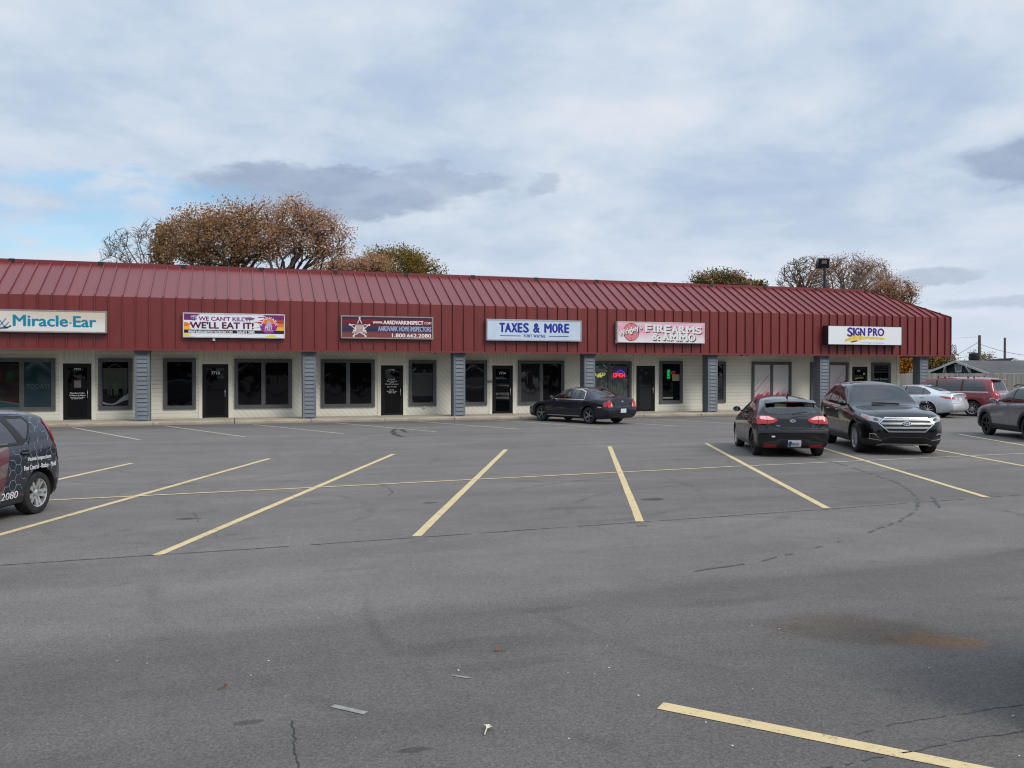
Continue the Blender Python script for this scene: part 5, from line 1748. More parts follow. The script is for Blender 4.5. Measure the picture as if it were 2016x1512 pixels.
    def strip(c, pl, w, axis, sgn, name, m, closed=False, off=.006, parent=None, ret=False, thick=.010, mb=None):
        P = [Vector(p) for p in pl]
        n = len(P)
        nr = []
        for i in range(n):
            a = P[i - 1] if (i or closed) else P[i]; b = P[(i + 1) % n] if (i < n - 1 or closed) else P[i]
            d = (b - a).normalized(); nr.append(Vector((-d.y, d.x)))
        quads = []
        for i in range(n if closed else n - 1):
            j = (i + 1) % n
            k = max(1, int((P[j] - P[i]).length / .12))
            for s in range(k):
                t0, t1 = s / k, (s + 1) / k
                a, b = P[i].lerp(P[j], t0), P[i].lerp(P[j], t1)
                na, nb = nr[i].lerp(nr[j], t0) * w / 2, nr[i].lerp(nr[j], t1) * w / 2
                quads.append([tuple(a - na), tuple(b - nb), tuple(b + nb), tuple(a + na)])
        return c.lay(quads, axis, sgn, name, m, off, parent, 9, thick, None, False, ret, mb)

    def write(c, s, a, b, wd, h, axis, sgn, name, m, bold=.02, off=.008, rot=0, parent=None, ret=False, mb=None, mi=0):
        """lettering laid on the skin; reads left to right as seen from outside"""
        v, f, _ = text2d(s, 0.0)
        fl = {('y', 1): -1, ('y', -1): 1, ('x', 1): 1, ('x', -1): -1}[(axis, sgn)]
        out = []
        for x, y in v:
            x, y = x * wd, y * h
            x, y = x * math.cos(rot) - y * math.sin(rot), x * math.sin(rot) + y * math.cos(rot)
            p, n = c.hit(a + fl * x, b + y, axis, sgn); out.append(p + n * off)
        mb = mb or MB()
        mb.add(out, f, mi)
        if bold > .012:
            e = Vector((fl * .028 * h, 0, 0)) if axis == 'y' else Vector((0, fl * .028 * h, 0))
            mb.add([Vector(q) + e for q in out], f, mi); mb.add([Vector(q) - e for q in out], f, mi)
        return mb if ret else mb.build(name, m, parent or c.root, fixn=False)

    def gaps(c, lines, name='panel_seam', w=.009):
        mb = MB()
        for axis, sgn, pl in lines: c.strip(pl, w, axis, sgn, '', None, off=.0012, ret=True, mb=mb, thick=.004)
        return mb.build(name, M_GAP, c.root, fixn=False)

    def wheels(c, style='five', rim=M_ALLOY, rims=None):
        r, tw = c.r, c.tw
        k = 0
        for si, sx in enumerate((1, -1)):
            for sy in (1, -1):
                xw = sx * c.wb / 2
                yo = sy * (c.wy[si] - .035 - tw / 2)
                e = empty('wheel', (xw, yo, r), c.root)
                h = tw / 2
                ty = MB().lathe([(.64 * r, -h * .9), (.72 * r, -h), (.90 * r, -h), (.965 * r, -h * .9), (.995 * r, -h * .66), (r, -h * .3), (r, h * .3), (.995 * r, h * .66), (.965 * r, h * .9), (.90 * r, h), (.72 * r, h), (.67 * r, h * .93), (.64 * r, h * .7)], 40, 'y', close=True)
                rm = MB().lathe([(.665 * r, h * .96), (.635 * r, h * .9), (.61 * r, h * .3), (.60 * r, -h * .6)], 36, 'y')
                rm.lathe([(.60 * r, -h * .35), (.001, -h * .35)], 24, 'y', 1)
                rm.lathe([(.34 * r, -h * .3), (.34 * r, -h * .1), (.001, -h * .1)], 24, 'y', 1)
                R0, R1 = .10 * r, .64 * r
                ns = {'five': 5, 'split': 5, 'ten': 10, 'nine': 9, 'plain': 12}[style]
                for i in range(ns):
                    a = 2 * math.pi * i / ns + .3
                    ww = {'five': (.075, .055), 'split': (.08, .052), 'ten': (.036, .03), 'nine': (.04, .036), 'plain': (.06, .07)}[style]
                    for da in ((-.14, .14) if style == 'split' else (0,)):
                        u = Vector((math.cos(a), 0, math.sin(a))); u2 = Vector((math.cos(a + da * 1.6), 0, math.sin(a + da * 1.6))); t_ = Vector((-math.sin(a), 0, math.cos(a)))
                        s = r / .33
                        A, B = u * R0, u2 * R1
                        f0, f1 = Vector((0, h * .62, 0)), Vector((0, h * .88, 0))
                        dn = Vector((0, -.035, 0))
                        vs = [A - t_ * ww[0] * s / 2 + f0, A + t_ * ww[0] * s / 2 + f0, B + t_ * ww[1] * s / 2 + f1, B - t_ * ww[1] * s / 2 + f1]
                        rm.add(vs + [v + dn for v in vs], [(0, 1, 2, 3), (0, 4, 5, 1), (1, 5, 6, 2), (2, 6, 7, 3), (3, 7, 4, 0)])
                rm.lathe([(.001, h * .78), (.10 * r, h * .76), (.17 * r, h * .62), (.19 * r, h * .3)], 20, 'y')
                M = Matrix.Translation((xw, yo, r)) @ (Matrix.Rotation(math.pi, 4, 'Z') if sy < 0 else Matrix.Identity(4)) @ Matrix.Rotation(.4 * k, 4, 'Y')
                rmm = (rims or {}).get((sx, sy), rim)
                for b, nm, mm in ((ty, 'tyre', M_TYRE), (rm, 'rim', [rmm, M_DARK])):
                    b.v = [tuple(M @ Vector(v)) for v in b.v]
                    b.build(nm, mm, e, smooth=True, sharp=35)
                k += 1

    def seats(c, rows, zf=.30, hw=.36):
        for x in rows:
            for s in (1, -1):
                mb = MB().bbox((x - .05, s * hw - .24, zf), (x + .45, s * hw + .24, zf + .22), .05)
                mb.bbox((x - .22, s * hw - .23, zf + .15), (x - .02, s * hw + .23, zf + .72), .06)
                mb.bbox((x - .24, s * hw - .12, zf + .75), (x - .12, s * hw + .12, zf + .95), .04)
                mb.build('seat', M_SEAT, c.root, smooth=True, sharp=40)

    def mirror(c, x, z, m, w=None):
        for s in (1, -1):
            p, n = c.hit(x, z, 'y', s)
            y = p.y
            e = MB()
            bm = bmesh.new(); bmesh.ops.create_uvsphere(bm, u_segments=16, v_segments=10, radius=1)
            for v in bm.verts:
                q = v.co
                xx = q.x * .085 if q.x > 0 else max(q.x, -.55) * .085
                v.co = Vector((x + .02 + xx, y + s * (.13 + q.y * .10), z + .05 + q.z * .07))
            e.bm(bm)
            e.bar((x + .02, y - s * .02, z - .015), (x + .02, y + s * .09, z + .01), .06, .03)
            o = e.build('wing_mirror', m, c.root, smooth=True, sharp=50)
            g = MB().add([(x - .028, y + s * (.13 + .083 * math.cos(t)), z + .05 + .056 * math.sin(t)) for t in np.linspace(0, 6.283, 17)[:-1]], [tuple(range(16))])
            g.build('mirror_glass', M_MIRG, o, fixn=False)

    def plate(c, axis, sgn, a, b, s, tint=None, pic=None):
        w, h = .152, .076
        P = rounded([(a - w, b - h), (a + w, b - h), (a + w, b + h), (a - w, b + h)], .015, 2)
        o = c.lay([P], axis, sgn, 'licence_plate', tint or M_PLATE, .02, step=.3)
        mb = MB()
        if pic:
            fl = -1 if sgn < 0 else 1
            q = [(a - fl * w * .95, b - h * .8), (a - fl * w * .45, b - h * .8), (a - fl * w * .4, b + h * .5), (a - fl * w * .7, b + h * .8), (a - fl * w * .95, b + h * .3)]
            c.lay([q], axis, sgn, '', None, .0225, ret=True, mb=mb, thick=.0, step=.4)
            mb.mi = [1] * len(mb.f)
        if s: c.write(s, a + (.06 if pic and sgn < 0 else .11) , b - .035, .165 if pic else .22, .062, axis, sgn, '', None, .015, .0235, ret=True, mb=mb)
        if mb.v: mb.build('plate_lettering', [M_PLTXT, mat('plate_blue', (.02, .07, .26), .4)], o, fixn=False)
        return o

    def handles(c, xs, z, m):
        for s in (1, -1):
            for x in xs:
                p, n = c.hit(x, z, 'y', s)
                e = MB().bbox((x - .095, p.y + s * .012 - .012, z - .013), (x + .095, p.y + s * .012 + .012, z + .013), .009)
                e.bbox((x - .09, p.y - .01, z - .01), (x - .07, p.y + s * .01 + .006, z + .01), .003)
                e.build('door_handle', m, c.root, smooth=True)

    def cap(c, x0, x1, y0, y1, z, name, m):
        return MB().bbox((x0, y0, z[0]), (x1, y1, z[1]), .02).build(name, m, c.root)

    def park(c, sc, heading, local, px):
        """stand the car so that the tyre contact `local` touches the ground seen at photo point px"""
        g = gp(*px)
        h = R(heading)
        l = Vector((local[0] * math.cos(h) - local[1] * math.sin(h), local[0] * math.sin(h) + local[1] * math.cos(h))) * sc
        c.root.location = (g[0] - l.x, g[1] - l.y, 0)
        c.root.rotation_euler = (0, 0, h)
        c.root.scale = (sc, sc, sc)


def mir(p): return [(-a, b) for a, b in p][::-1]


# ---- dark plum sedan by the kerb -------------------------------------------------
P_PLUM = paint('plum_black_paint', (.010, .012, .024), .3)
c = Car('sedan', 'dark plum sedan parked at the kerb in front of the shops', 'car', [
    (2.40, .60, .54, .30, .60, .42), (2.34, .68, .60, .24, .70, .50), (2.15, .765, .67, .20, .80, .58), (1.8, .85, .75, .19, .875, .64), (1.425, .905, .80, .19, .89, .67), (1.02, .955, .85, .19, .893, .72), (.93, .985, .86, .19, .893, .72),
    (.25, 1.385, .925, .19, .893, .575), (.0, 1.435, .94, .19, .893, .56), (-.5, 1.46, .955, .19, .893, .55), (-1.0, 1.43, .965, .19, .893, .545), (-1.4, 1.325, .975, .19, .893, .54), (-1.92, 1.125, .98, .20, .88, .60), (-2.05, 1.09, .965, .21, .87, .68), (-2.2, 1.075, .95, .22, .86, .70), (-2.40, 1.06, .92, .26, .82, .68), (-2.46, 1.0, .88, .30, .79, .64)],
    P_PLUM, wb=2.85, r=.335, rear=[(.25, .04), (.45, -.03), (.66, -.03), (.72, .03), (1.0, .02), (1.05, -.01)])
for s in (1, -1):
    c.cutout(rounded([(.70, .985), (.10, 1.345), (-.20, 1.375), (-.33, .985)], .05), 'y', s, 'side_window', G_CLEAR)
    c.cutout(rounded([(-.42, .985), (-.29, 1.378), (-.75, 1.36), (-1.05, 1.26), (-1.13, .995)], .05), 'y', s, 'side_window', G_CLEAR)
c.cutout(rounded([(-.62, 1.02), (.62, 1.02), (.50, 1.385), (-.50, 1.385)], .06), 'x', 1, 'windshield', G_CLEAR, xr=(-.2, 1.1))
c.cutout(rounded([(-.52, 1.125), (.52, 1.125), (.46, 1.365), (-.46, 1.365)], .06), 'x', -1, 'rear_window', G_MID, xr=(-2.05, -.8))
c.finish()
for s in (1, -1):
    mb = MB()
    c.strip(rounded([(.80, .955), (.13, 1.345), (-.20, 1.372), (-.78, 1.358), (-1.09, 1.265), (-1.19, .955)], .06), .034, 'y', s, 'chrome_trim', M_CHROME, closed=True, off=.009)
    for P in [[(-.335, .97), (-.205, 1.385), (-.285, 1.385), (-.415, .97)], [(-.83, .98), (-.79, 1.365), (-.815, 1.365), (-.86, .98)]]: c.lay([P], 'y', s, 'pillar', M_PLAS, .004)
    P = [(s * .785, .68), (s * .785, .84), (s * .76, .92), (s * .64, .94), (s * .56, .86), (s * .54, .68)]
    c.lay([P if s > 0 else P[::-1]], 'x', -1, 'tail_light', M_TAIL, .012, thick=.03, smooth=True)
    o = c.root.children[-1]
    c.lay([rounded([(s * .64, .71), (s * .55, .71), (s * .56, .83), (s * .63, .85)], .04)], 'x', -1, 'reverse_lens', M_TAILW, .016, parent=o)
    c.lay([[(-2.42, .70), (-2.28, .70), (-2.24, .80), (-2.27, .885), (-2.38, .89)]], 'y', s, 'tail_light', M_TAIL, .008, smooth=True)
    c.lay([rounded([(-2.16, .655), (-1.97, .655), (-1.97, .70), (-2.16, .70)], .03)], 'y', s, 'side_marker', M_TAILW, .008)
    c.lay([[(2.25, .60), (1.98, .62), (1.86, .76), (2.02, .755), (2.25, .68)]], 'y', s, 'headlight', M_HEAD, .006, smooth=True)
    mb = c.strip([(-.92, .30), (.98, .30)], .03, 'y', s, 'sill_trim', M_CHROME, off=.006)
c.gaps([(a, s, l) for s in (1, -1) for a, l in (('y', [(.80, .95), (.93, .72), (.95, .34), (.86, .27)]), ('y', [(-.37, .96), (-.36, .5), (-.34, .27)]), ('y', [(-1.17, .95), (-1.09, .80), (-.97, .55), (-.92, .27)]), ('y', [(.95, .55), (-.97, .56)]), ('y', [(-2.45, .655), (-2.0, .60), (-1.87, .50)]))]
       + [('x', -1, [(-.52, .67), (.52, .67)]), ('x', -1, [(-.83, .655), (.83, .655)]), ('x', -1, [(-.53, .95), (-.52, .67)]), ('x', -1, [(.53, .95), (.52, .67)])])
c.plate('x', -1, 0, .545, "", mat('pale_green_plate', (.60, .68, .68), .4))
c.lay([[(-.055, .88), (-.015, .88), (-.01, .898), (.055, .898), (.055, .915), (.015, .915), (.01, .932), (-.055, .932)][::-1]], 'x', -1, 'badge', M_CHROME, .014)
c.lay([[(-.55, .27), (.55, .27), (.60, .35), (-.60, .35)]], 'x', -1, 'bumper_valance', M_PLAS, .006)
c.wheels('five', M_ALLOYD); c.mirror(.66, .975, P_PLUM); c.handles((-.12, -1.0), .85, M_PLAS); c.seats((.1, -.85), .28)
c.park(1.0, 111.5, (-1.425, .80), (1160, 834.6))

# ---- black hatchback seen from behind ---------------------------------------------
P_BLK = paint('black_paint', (.004, .004, .005), .0)
c = Car('hatchback', 'small black hatchback seen from behind in the middle row', 'car', [
    (2.08, .60, .52, .28, .58, .40), (2.0, .72, .60, .22, .70, .50), (1.75, .84, .72, .19, .80, .58), (1.285, .95, .83, .19, .85, .66), (.98, 1.02, .88, .19, .86, .71), (.88, 1.06, .89, .19, .86, .71),
    (.10, 1.40, .945, .19, .86, .58), (-.3, 1.45, .97, .19, .86, .57), (-.8, 1.445, .99, .19, .86, .56), (-1.35, 1.40, 1.0, .19, .858, .55), (-1.56, 1.365, .99, .20, .855, .545), (-1.64, 1.33, .98, .20, .85, .55), (-1.84, 1.02, .955, .22, .84, .66), (-1.90, .965, .92, .24, .83, .70), (-1.93, .92, .88, .26, .82, .70)],
    P_BLK, wb=2.57, r=.31, rear=[(.2, .05), (.3, -.03), (.6, -.045), (.66, -.03), (.70, .02), (1.0, .02), (1.06, 0)], ends=(.03, .05))
for s in (1, -1):
    c.cutout(rounded([(.66, 1.01), (.05, 1.335), (-.28, 1.37), (-.36, 1.01)], .05), 'y', s, 'side_window', G_MID)
    c.cutout(rounded([(-.44, 1.01), (-.36, 1.372), (-.85, 1.36), (-1.12, 1.27), (-1.22, 1.06)], .05), 'y', s, 'side_window', G_MID)
c.cutout(rounded([(-.64, 1.08), (.64, 1.08), (.52, 1.385), (-.52, 1.385)], .06), 'x', 1, 'windshield', G_CLEAR, xr=(-.2, 1.05))
c.cutout(rounded([(-.63, 1.09), (-.40, 1.04), (.40, 1.04), (.63, 1.09), (.54, 1.275), (-.54, 1.275)], .07), 'x', -1, 'rear_window', G_CLEAR, xr=(-1.95, -1.5))
c.finish()
# spoiler lip over the rear window with the third brake light
m = MB(); N_ = 16; vs = []
for i in range(N_ + 1):
    u = -1 + 2 * i / N_; y = u * .60; dz = -.05 * u * u
    vs += [(-1.50, y * .97, 1.392 + dz * .8), (-1.80 + .08 * u * u, y, 1.335 + dz), (-1.79 + .08 * u * u, y, 1.305 + dz), (-1.58, y * .98, 1.30 + dz)]
m.add(vs, [(i * 4 + k, i * 4 + (k + 1) % 4, i * 4 + 4 + (k + 1) % 4, i * 4 + 4 + k) for i in range(N_) for k in range(4)] + [(0, 1, 2, 3), (N_ * 4 + 3, N_ * 4 + 2, N_ * 4 + 1, N_ * 4)])
o = m.build('spoiler', P_BLK, c.root, smooth=True, sharp=40)
MB().box((-1.802, -.14, 1.309), (-1.785, .14, 1.332)).build('brake_light', mat('dark_red_lens', (.16, .006, .012), .2), o)
for s in (1, -1):
    def fx(P): return [(s * a, b) for a, b in P] if s > 0 else [(s * a, b) for a, b in P][::-1]
    o = c.lay([fx([(.34, .885), (.40, .93), (.56, .985), (.72, .985), (.80, .95), (.815, .80), (.60, .80), (.45, .825)])], 'x', -1, 'tail_light', M_TAIL, .014, thick=.03, smooth=True)
    c.lay([fx([(.41, .915), (.56, .97), (.72, .972), (.76, .94), (.73, .905), (.47, .895)])], 'x', -1, 'reverse_lens', M_TAILW, .018, parent=o)
    c.lay([fx([(.585, .81), (.592, .81), (.60, .975), (.592, .975)])], 'x', -1, 'lens_gap', M_GAP, .0195, parent=o, thick=0)
    c.lay([[(-1.90, .81), (-1.72, .81), (-1.62, .885), (-1.72, .91), (-1.86, .90)]], 'y', s, 'tail_light', M_TAIL, .010, smooth=True)
    c.lay([fx([(.38, .25), (.70, .25), (.66, .31), (.38, .31)])], 'x', -1, 'reflector', mat('rear_reflector', (.42, .012, .02), .25), .012)
    c.lay([[(1.98, .62), (1.62, .70), (1.45, .86), (1.66, .84), (1.98, .72)]], 'y', s, 'headlight', M_HEAD, .006, smooth=True)
c.lay([[(-.66, .22), (.66, .22), (.70, .36), (.42, .40), (.34, .445), (-.34, .445), (-.42, .40), (-.70, .36)]], 'x', -1, 'bumper_valance', M_PLAS, .005)
c.lay([rounded([(-.33, .25), (.33, .25), (.29, .425), (-.29, .425)], .03)], 'x', -1, 'plate_recess', mat('dark_recess', (.010, .010, .011), .5), .009)
c.plate('x', -1, -.03, .345, "AD1234", None, True)
el_ = lambda a0, b0, ra, rb, n=20: [(a0 + ra * math.cos(t), b0 + rb * math.sin(t)) for t in np.linspace(0, 6.2832, n + 1)[:-1]]
o = c.lay([el_(0, .872, .068, .034)], 'x', -1, 'badge', M_CHROME, .012)
c.lay([el_(0, .872, .058, .026)], 'x', -1, 'badge_field', M_PLAS, .0135, parent=o, thick=0)
c.write("KIA", .043, .858, .086, .028, 'x', -1, 'badge_lettering', M_CHROME, .03, .015, parent=o)
c.lay([[(.29, .748), (.38, .748), (.38, .762), (.29, .762)], [(-.50, .748), (-.45, .748), (-.45, .765), (-.50, .765)]], 'x', -1, 'badge', M_CHROME, .008)
c.lay([rounded([(.42, .49), (.50, .49), (.50, .525), (.42, .525)], .01)], 'x', -1, 'sticker', M_WHT, .006)
w_ = MB().tube([(-1.93, -.0, 1.03), (-1.90, -.06, 1.052), (-1.885, -.36, 1.085)], [.018, .014, .008], 8); w_.build('wiper', M_BLK, c.root, smooth=True)
MB().tube([(-1.30, 0, 1.40), (-1.42, 0, 1.60)], [.009, .004], 8).tube([(-1.27, 0, 1.395), (-1.32, 0, 1.44)], [.03, .015], 10).build('antenna', M_BLK, c.root, smooth=True)
c.gaps([('x', -1, [(-.84, .675), (.84, .675)]), ('x', -1, [(-.62, .80), (-.60, .675)]), ('x', -1, [(.62, .80), (.60, .675)])] + [('y', s, l) for s in (1, -1) for l in ([(.76, 1.0), (.86, .75), (.86, .35), (.80, .24)], [(-.39, 1.0), (-.38, .5), (-.36, .24)], [(-1.24, 1.02), (-1.12, .80), (-.92, .58), (-.85, .24)], [(-1.90, .66), (-1.7, .62), (-1.6, .5)])])
c.gaps([('y', 1, el_(-1.55, .74, .085, .085, 24) + [el_(-1.55, .74, .085, .085, 24)[0]])], 'fuel_flap_seam')
c.wheels('nine', M_ALLOY, rims={(-1, 1): M_BRIM, (-1, -1): M_BRIM}); c.mirror(.70, 1.01, P_BLK); c.handles((-.18, -1.05), .89, P_BLK); c.seats((.05, -.85), .30)
c.park(1.0, 66.5, (-1.285, .80), (1483, 895.5))
extra = copy_tree(c.root)
tag(extra, 'dark hatchback standing just past the right edge, shading the asphalt by the stain', 'car')
extra.location = (6.25, 2.6, 0)
extra.rotation_euler = (0, 0, R(-48))

# ---- black suv facing the camera -----------------------------------------------------
P_BLK2 = paint('deep_black_paint', (.004, .004, .005), .0)
c = Car('suv', 'large black suv facing the camera with a wide chrome grille', 'car', [
    (2.32, .93, .80, .30, .68, .54), (2.24, 1.00, .87, .24, .80, .63), (2.0, 1.055, .93, .22, .91, .72), (1.425, 1.115, .99, .22, .96, .78), (1.0, 1.16, 1.03, .23, .965, .80), (.88, 1.19, 1.045, .23, .965, .80),
    (.05, 1.655, 1.09, .23, .965, .655), (-.25, 1.715, 1.105, .23, .963, .64), (-1.0, 1.74, 1.14, .23, .96, .625), (-1.7, 1.70, 1.17, .24, .955, .61), (-1.98, 1.65, 1.18, .25, .945, .60), (-2.06, 1.59, 1.17, .26, .94, .60), (-2.28, 1.25, 1.10, .30, .91, .70), (-2.38, 1.10, 1.0, .34, .87, .72), (-2.43, 1.03, .95, .38, .83, .70)],
    P_BLK2, wb=2.85, r=.37, tw=.24, arch=.065, front=[(.22, -.06), (.34, .02), (.50, .05), (.66, .04), (.85, 0), (1.0, -.03)], ends=(.06, .03), dark_below=.40)
for s in (1, -1):
    c.cutout(rounded([(.60, 1.13), (.02, 1.53), (-.30, 1.60), (-.36, 1.14)], .05), 'y', s, 'side_window', G_TINT)
    c.cutout(rounded([(-.44, 1.14), (-.38, 1.605), (-1.10, 1.615), (-1.22, 1.17)], .05), 'y', s, 'side_window', G_TINT)
    c.cutout(rounded([(-1.31, 1.18), (-1.20, 1.61), (-1.55, 1.585), (-1.86, 1.24)], .06), 'y', s, 'side_window', G_TINT)
c.cutout(rounded([(-.72, 1.225), (.72, 1.225), (.60, 1.635), (-.60, 1.635)], .07), 'x', 1, 'windshield', G_TINT, xr=(-.3, 1.05))
c.cutout(rounded([(-.62, 1.25), (.62, 1.25), (.52, 1.56), (-.52, 1.56)], .06), 'x', -1, 'rear_window', G_TINT, xr=(-2.4, -1.9))
c.finish()
M_CLAD = mat('matt_black_grille', (.006, .006, .007), .5)
HEX = [(-.47, .885), (.47, .885), (.61, .755), (.41, .575), (-.41, .575), (-.61, .755)]
g = c.lay([HEX[::-1]], 'x', 1, 'grille', M_CLAD, .008, thick=.02)
c.strip(HEX, .026, 'x', 1, 'grille_frame', M_CHROME, closed=True, off=.028, parent=g, thick=.02)
for z0, z1, a, b in ((.832, .858, .515, .48), (.738, .782, .575, .56), (.645, .685, .48, .55)):
    c.lay([[(-a, z0), (a, z0), (b, z1), (-b, z1)]], 'x', 1, 'grille_bar', mat('satin_silver', (.40, .40, .41), .38, .9), .024, parent=g, thick=.02)
o = c.lay([el_(0, .757, .105, .047)], 'x', 1, 'badge', M_CHROME, .036, thick=.03)
c.lay([el_(0, .757, .092, .037)], 'x', 1, 'badge_field', mat('badge_navy', (.012, .025, .09), .25), .039, parent=o, thick=0)
c.write("Ford", -.058, .734, .116, .045, 'x', 1, 'badge_lettering', M_CHROME, .01, .042, parent=o)
for s in (1, -1):
    P = [(s * .51, .885), (s * .62, .775), (s * .83, .83), (s * .865, .915), (s * .80, .935)]
    h = c.lay([P], 'x', 1, 'headlight', M_HEAD, .010, thick=.03, smooth=True)
    c.lay([rounded([(s * .61, .82), (s * .71, .83), (s * .71, .89), (s * .62, .875)], .03)], 'x', 1, 'projector_lens', mat('dark_lamp_lens', (.05, .055, .06), .05, coat=1.0), .014, parent=h)
    c.lay([[(s * .80, .84), (s * .845, .87), (s * .85, .91), (s * .81, .925)]], 'x', 1, 'amber_lens', M_AMBER, .014, parent=h)
    c.lay([[(2.16, .85), (1.86, .92), (1.80, .975), (2.02, .955), (2.2, .92)]], 'y', s, 'headlight', M_HEAD, .008, smooth=True)
    Pf = [(s * .56, .375), (s * .80, .41), (s * .79, .52), (s * .70, .52)]
    c.lay([Pf], 'x', 1, 'fog_lamp', M_CLAD, .008)
    c.strip(Pf, .026, 'x', 1, 'fog_lamp_surround', M_CHROME, closed=True, off=.02, thick=.02)
    c.lay([[(-2.38, .92), (-2.2, .90), (-2.1, 1.02), (-2.2, 1.08), (-2.33, 1.0)]], 'y', s, 'tail_light', M_TAIL, .008, smooth=True)
    c.strip([(.70, 1.095), (-.36, 1.105), (-1.28, 1.145), (-1.93, 1.21), (-1.60, 1.625), (-1.22, 1.645)], .032, 'y', s, 'chrome_trim', M_CHROME, off=.009)
    for P in [[(-.37, 1.12), (-.31, 1.62), (-.375, 1.62), (-.43, 1.12)], [(-1.235, 1.15), (-1.115, 1.625), (-1.185, 1.625), (-1.30, 1.15)]]: c.lay([P], 'y', s, 'pillar', M_PLAS, .004)
    c.strip([(1.0, .43), (-1.0, .43)], .018, 'y', s, 'sill_trim', M_PLAS, off=.012)
c.lay([[(-.50, .29), (.50, .29), (.44, .385), (-.44, .385)]], 'x', 1, 'lower_intake', M_CLAD, .01)
c.strip([(-.62, .235), (-.50, .275), (.50, .275), (.62, .235)], .032, 'x', 1, 'skid_trim', mat('satin_silver', (.40, .40, .41), .38, .9), off=.022, thick=.02)
c.lay([[(-.74, .44), (-.56, .37), (-.40, .43), (.40, .43), (.56, .37), (.74, .44), (.74, .47), (.55, .405), (.40, .46), (-.40, .46), (-.55, .405), (-.74, .47)]], 'x', 1, 'bumper_lip', M_PLAS, .018)
c.gaps([('y', s, l) for s in (1, -1) for l in ([(.74, 1.1), (.96, .85), (.98, .45), (.92, .32)], [(-.40, 1.12), (-.38, .6), (-.36, .34)], [(-1.30, 1.14), (-1.25, .9), (-1.02, .62), (-.95, .34)])] + [('x', 1, [(-.82, .925), (-.4, .885), (.4, .885), (.82, .925)])])
c.gaps([('z', 1, [(2.18, -.55), (1.0, -.63)]), ('z', 1, [(2.18, .55), (1.0, .63)])], 'hood_crease', .012)
MB().tube([(.90, .30, 1.19), (.86, -.10, 1.212), (.86, -.35, 1.21)], .010, 6).build('wiper', M_BLK, c.root, smooth=True)
c.wheels('ten', M_ALLOY); c.mirror(.62, 1.14, P_BLK2); c.handles((-.18, -1.10), 1.0, M_CHROME); c.seats((.0, -.95), .45, .40)
c.park(1.03, -114.5, (1.425, -.87), (1686, 890))

# ---- silver sedan ------------------------------------------------------------------
P_SIL = paint('silver_paint', (.60, .62, .65), .4, .3)
c = Car('sedan', 'silver sedan parked beside the red minivan', 'car', [
    (2.46, .62, .56, .30, .62, .46), (2.36, .74, .64, .24, .76, .54), (2.0, .86, .74, .20, .88, .64), (1.42, .95, .83, .19, .925, .70), (1.0, 1.01, .89, .19, .93, .74), (.90, 1.04, .90, .19, .93, .74),
    (.15, 1.42, .96, .19, .93, .58), (-.2, 1.48, .98, .19, .93, .57), (-.7, 1.495, 1.0, .19, .93, .56), (-1.2, 1.44, 1.02, .19, .93, .55), (-1.6, 1.33, 1.03, .19, .925, .56), (-2.0, 1.19, 1.03, .21, .91, .63), (-2.2, 1.14, 1.02, .24, .88, .70), (-2.42, 1.13, 1.0, .28, .84, .68), (-2.49, 1.08, .95, .32, .80, .64)],
    P_SIL, wb=2.84, r=.345, rear=[(.25, .06), (.4, -.05), (.6, -.05), (.75, .02), (1.0, .03), (1.1, -.03)])
for s in (1, -1):
    c.cutout(rounded([(.72, 1.02), (.06, 1.385), (-.26, 1.42), (-.34, 1.02)], .05), 'y', s, 'side_window', G_MID)
    c.cutout(rounded([(-.43, 1.03), (-.34, 1.425), (-.85, 1.415), (-1.25, 1.31), (-1.55, 1.13), (-1.50, 1.05)], .06), 'y', s, 'side_window', G_MID)
c.cutout(rounded([(-.66, 1.07), (.66, 1.07), (.53, 1.41), (-.53, 1.41)], .06), 'x', 1, 'windshield', G_MID, xr=(-.2, 1.1))
c.cutout(rounded([(-.52, 1.20), (.52, 1.20), (.46, 1.42), (-.46, 1.42)], .06), 'x', -1, 'rear_window', G_MID, xr=(-2.05, -1.1))
c.finish()
for s in (1, -1):
    for P in [[(-.35, 1.0), (-.27, 1.43), (-.345, 1.43), (-.44, 1.0)], [(-1.16, 1.04), (-1.14, 1.355), (-1.17, 1.345), (-1.19, 1.04)]]: c.lay([P], 'y', s, 'pillar', M_PLAS, .004)
    c.lay([[(-2.43, .86), (-2.20, .885), (-1.95, .975), (-2.12, .98), (-2.42, .935)]], 'y', s, 'tail_light', M_TAIL, .010, smooth=True)
    P = [(.77, .84), (.52, .86), (.50, .93), (.76, .95)]
    c.lay([[(s * a, b) for a, b in P]], 'x', -1, 'tail_light', M_TAIL, .012, smooth=True)
    c.lay([[(2.3, .62), (2.0, .66), (1.75, .84), (2.0, .82), (2.3, .72)]], 'y', s, 'headlight', M_HEAD, .006, smooth=True)
c.gaps([('y', s, l) for s in (1, -1) for l in ([(.80, 1.0), (.95, .75), (.96, .34), (.88, .26)], [(-.38, 1.02), (-.36, .5), (-.34, .26)], [(-1.52, 1.05), (-1.22, .80), (-1.02, .6), (-.94, .26)], [(-2.45, .66), (-2.0, .62), (-1.87, .52)])] + [('x', -1, [(-.80, .67), (.80, .67)])])
c.plate('x', -1, 0, .84, "", None)
c.lay([[(-.3, .925), (.3, .925), (.3, .95), (-.3, .95)]], 'x', -1, 'chrome_trim', M_CHROME, .014)
m = MB().prism([(-.98, 0, 1.46), (-1.18, 0, 1.42), (-1.20, 0, 1.50)], (0, .03, 0)); m.build('antenna_fin', P_SIL, c.root)
c.wheels('nine', M_ALLOY); c.mirror(.66, 1.01, P_SIL); c.handles((-.15, -1.18), .92, M_CHROME); c.seats((.1, -.9), .30)
c.park(1.0, 112, (-1.42, .80), (1827, 822))

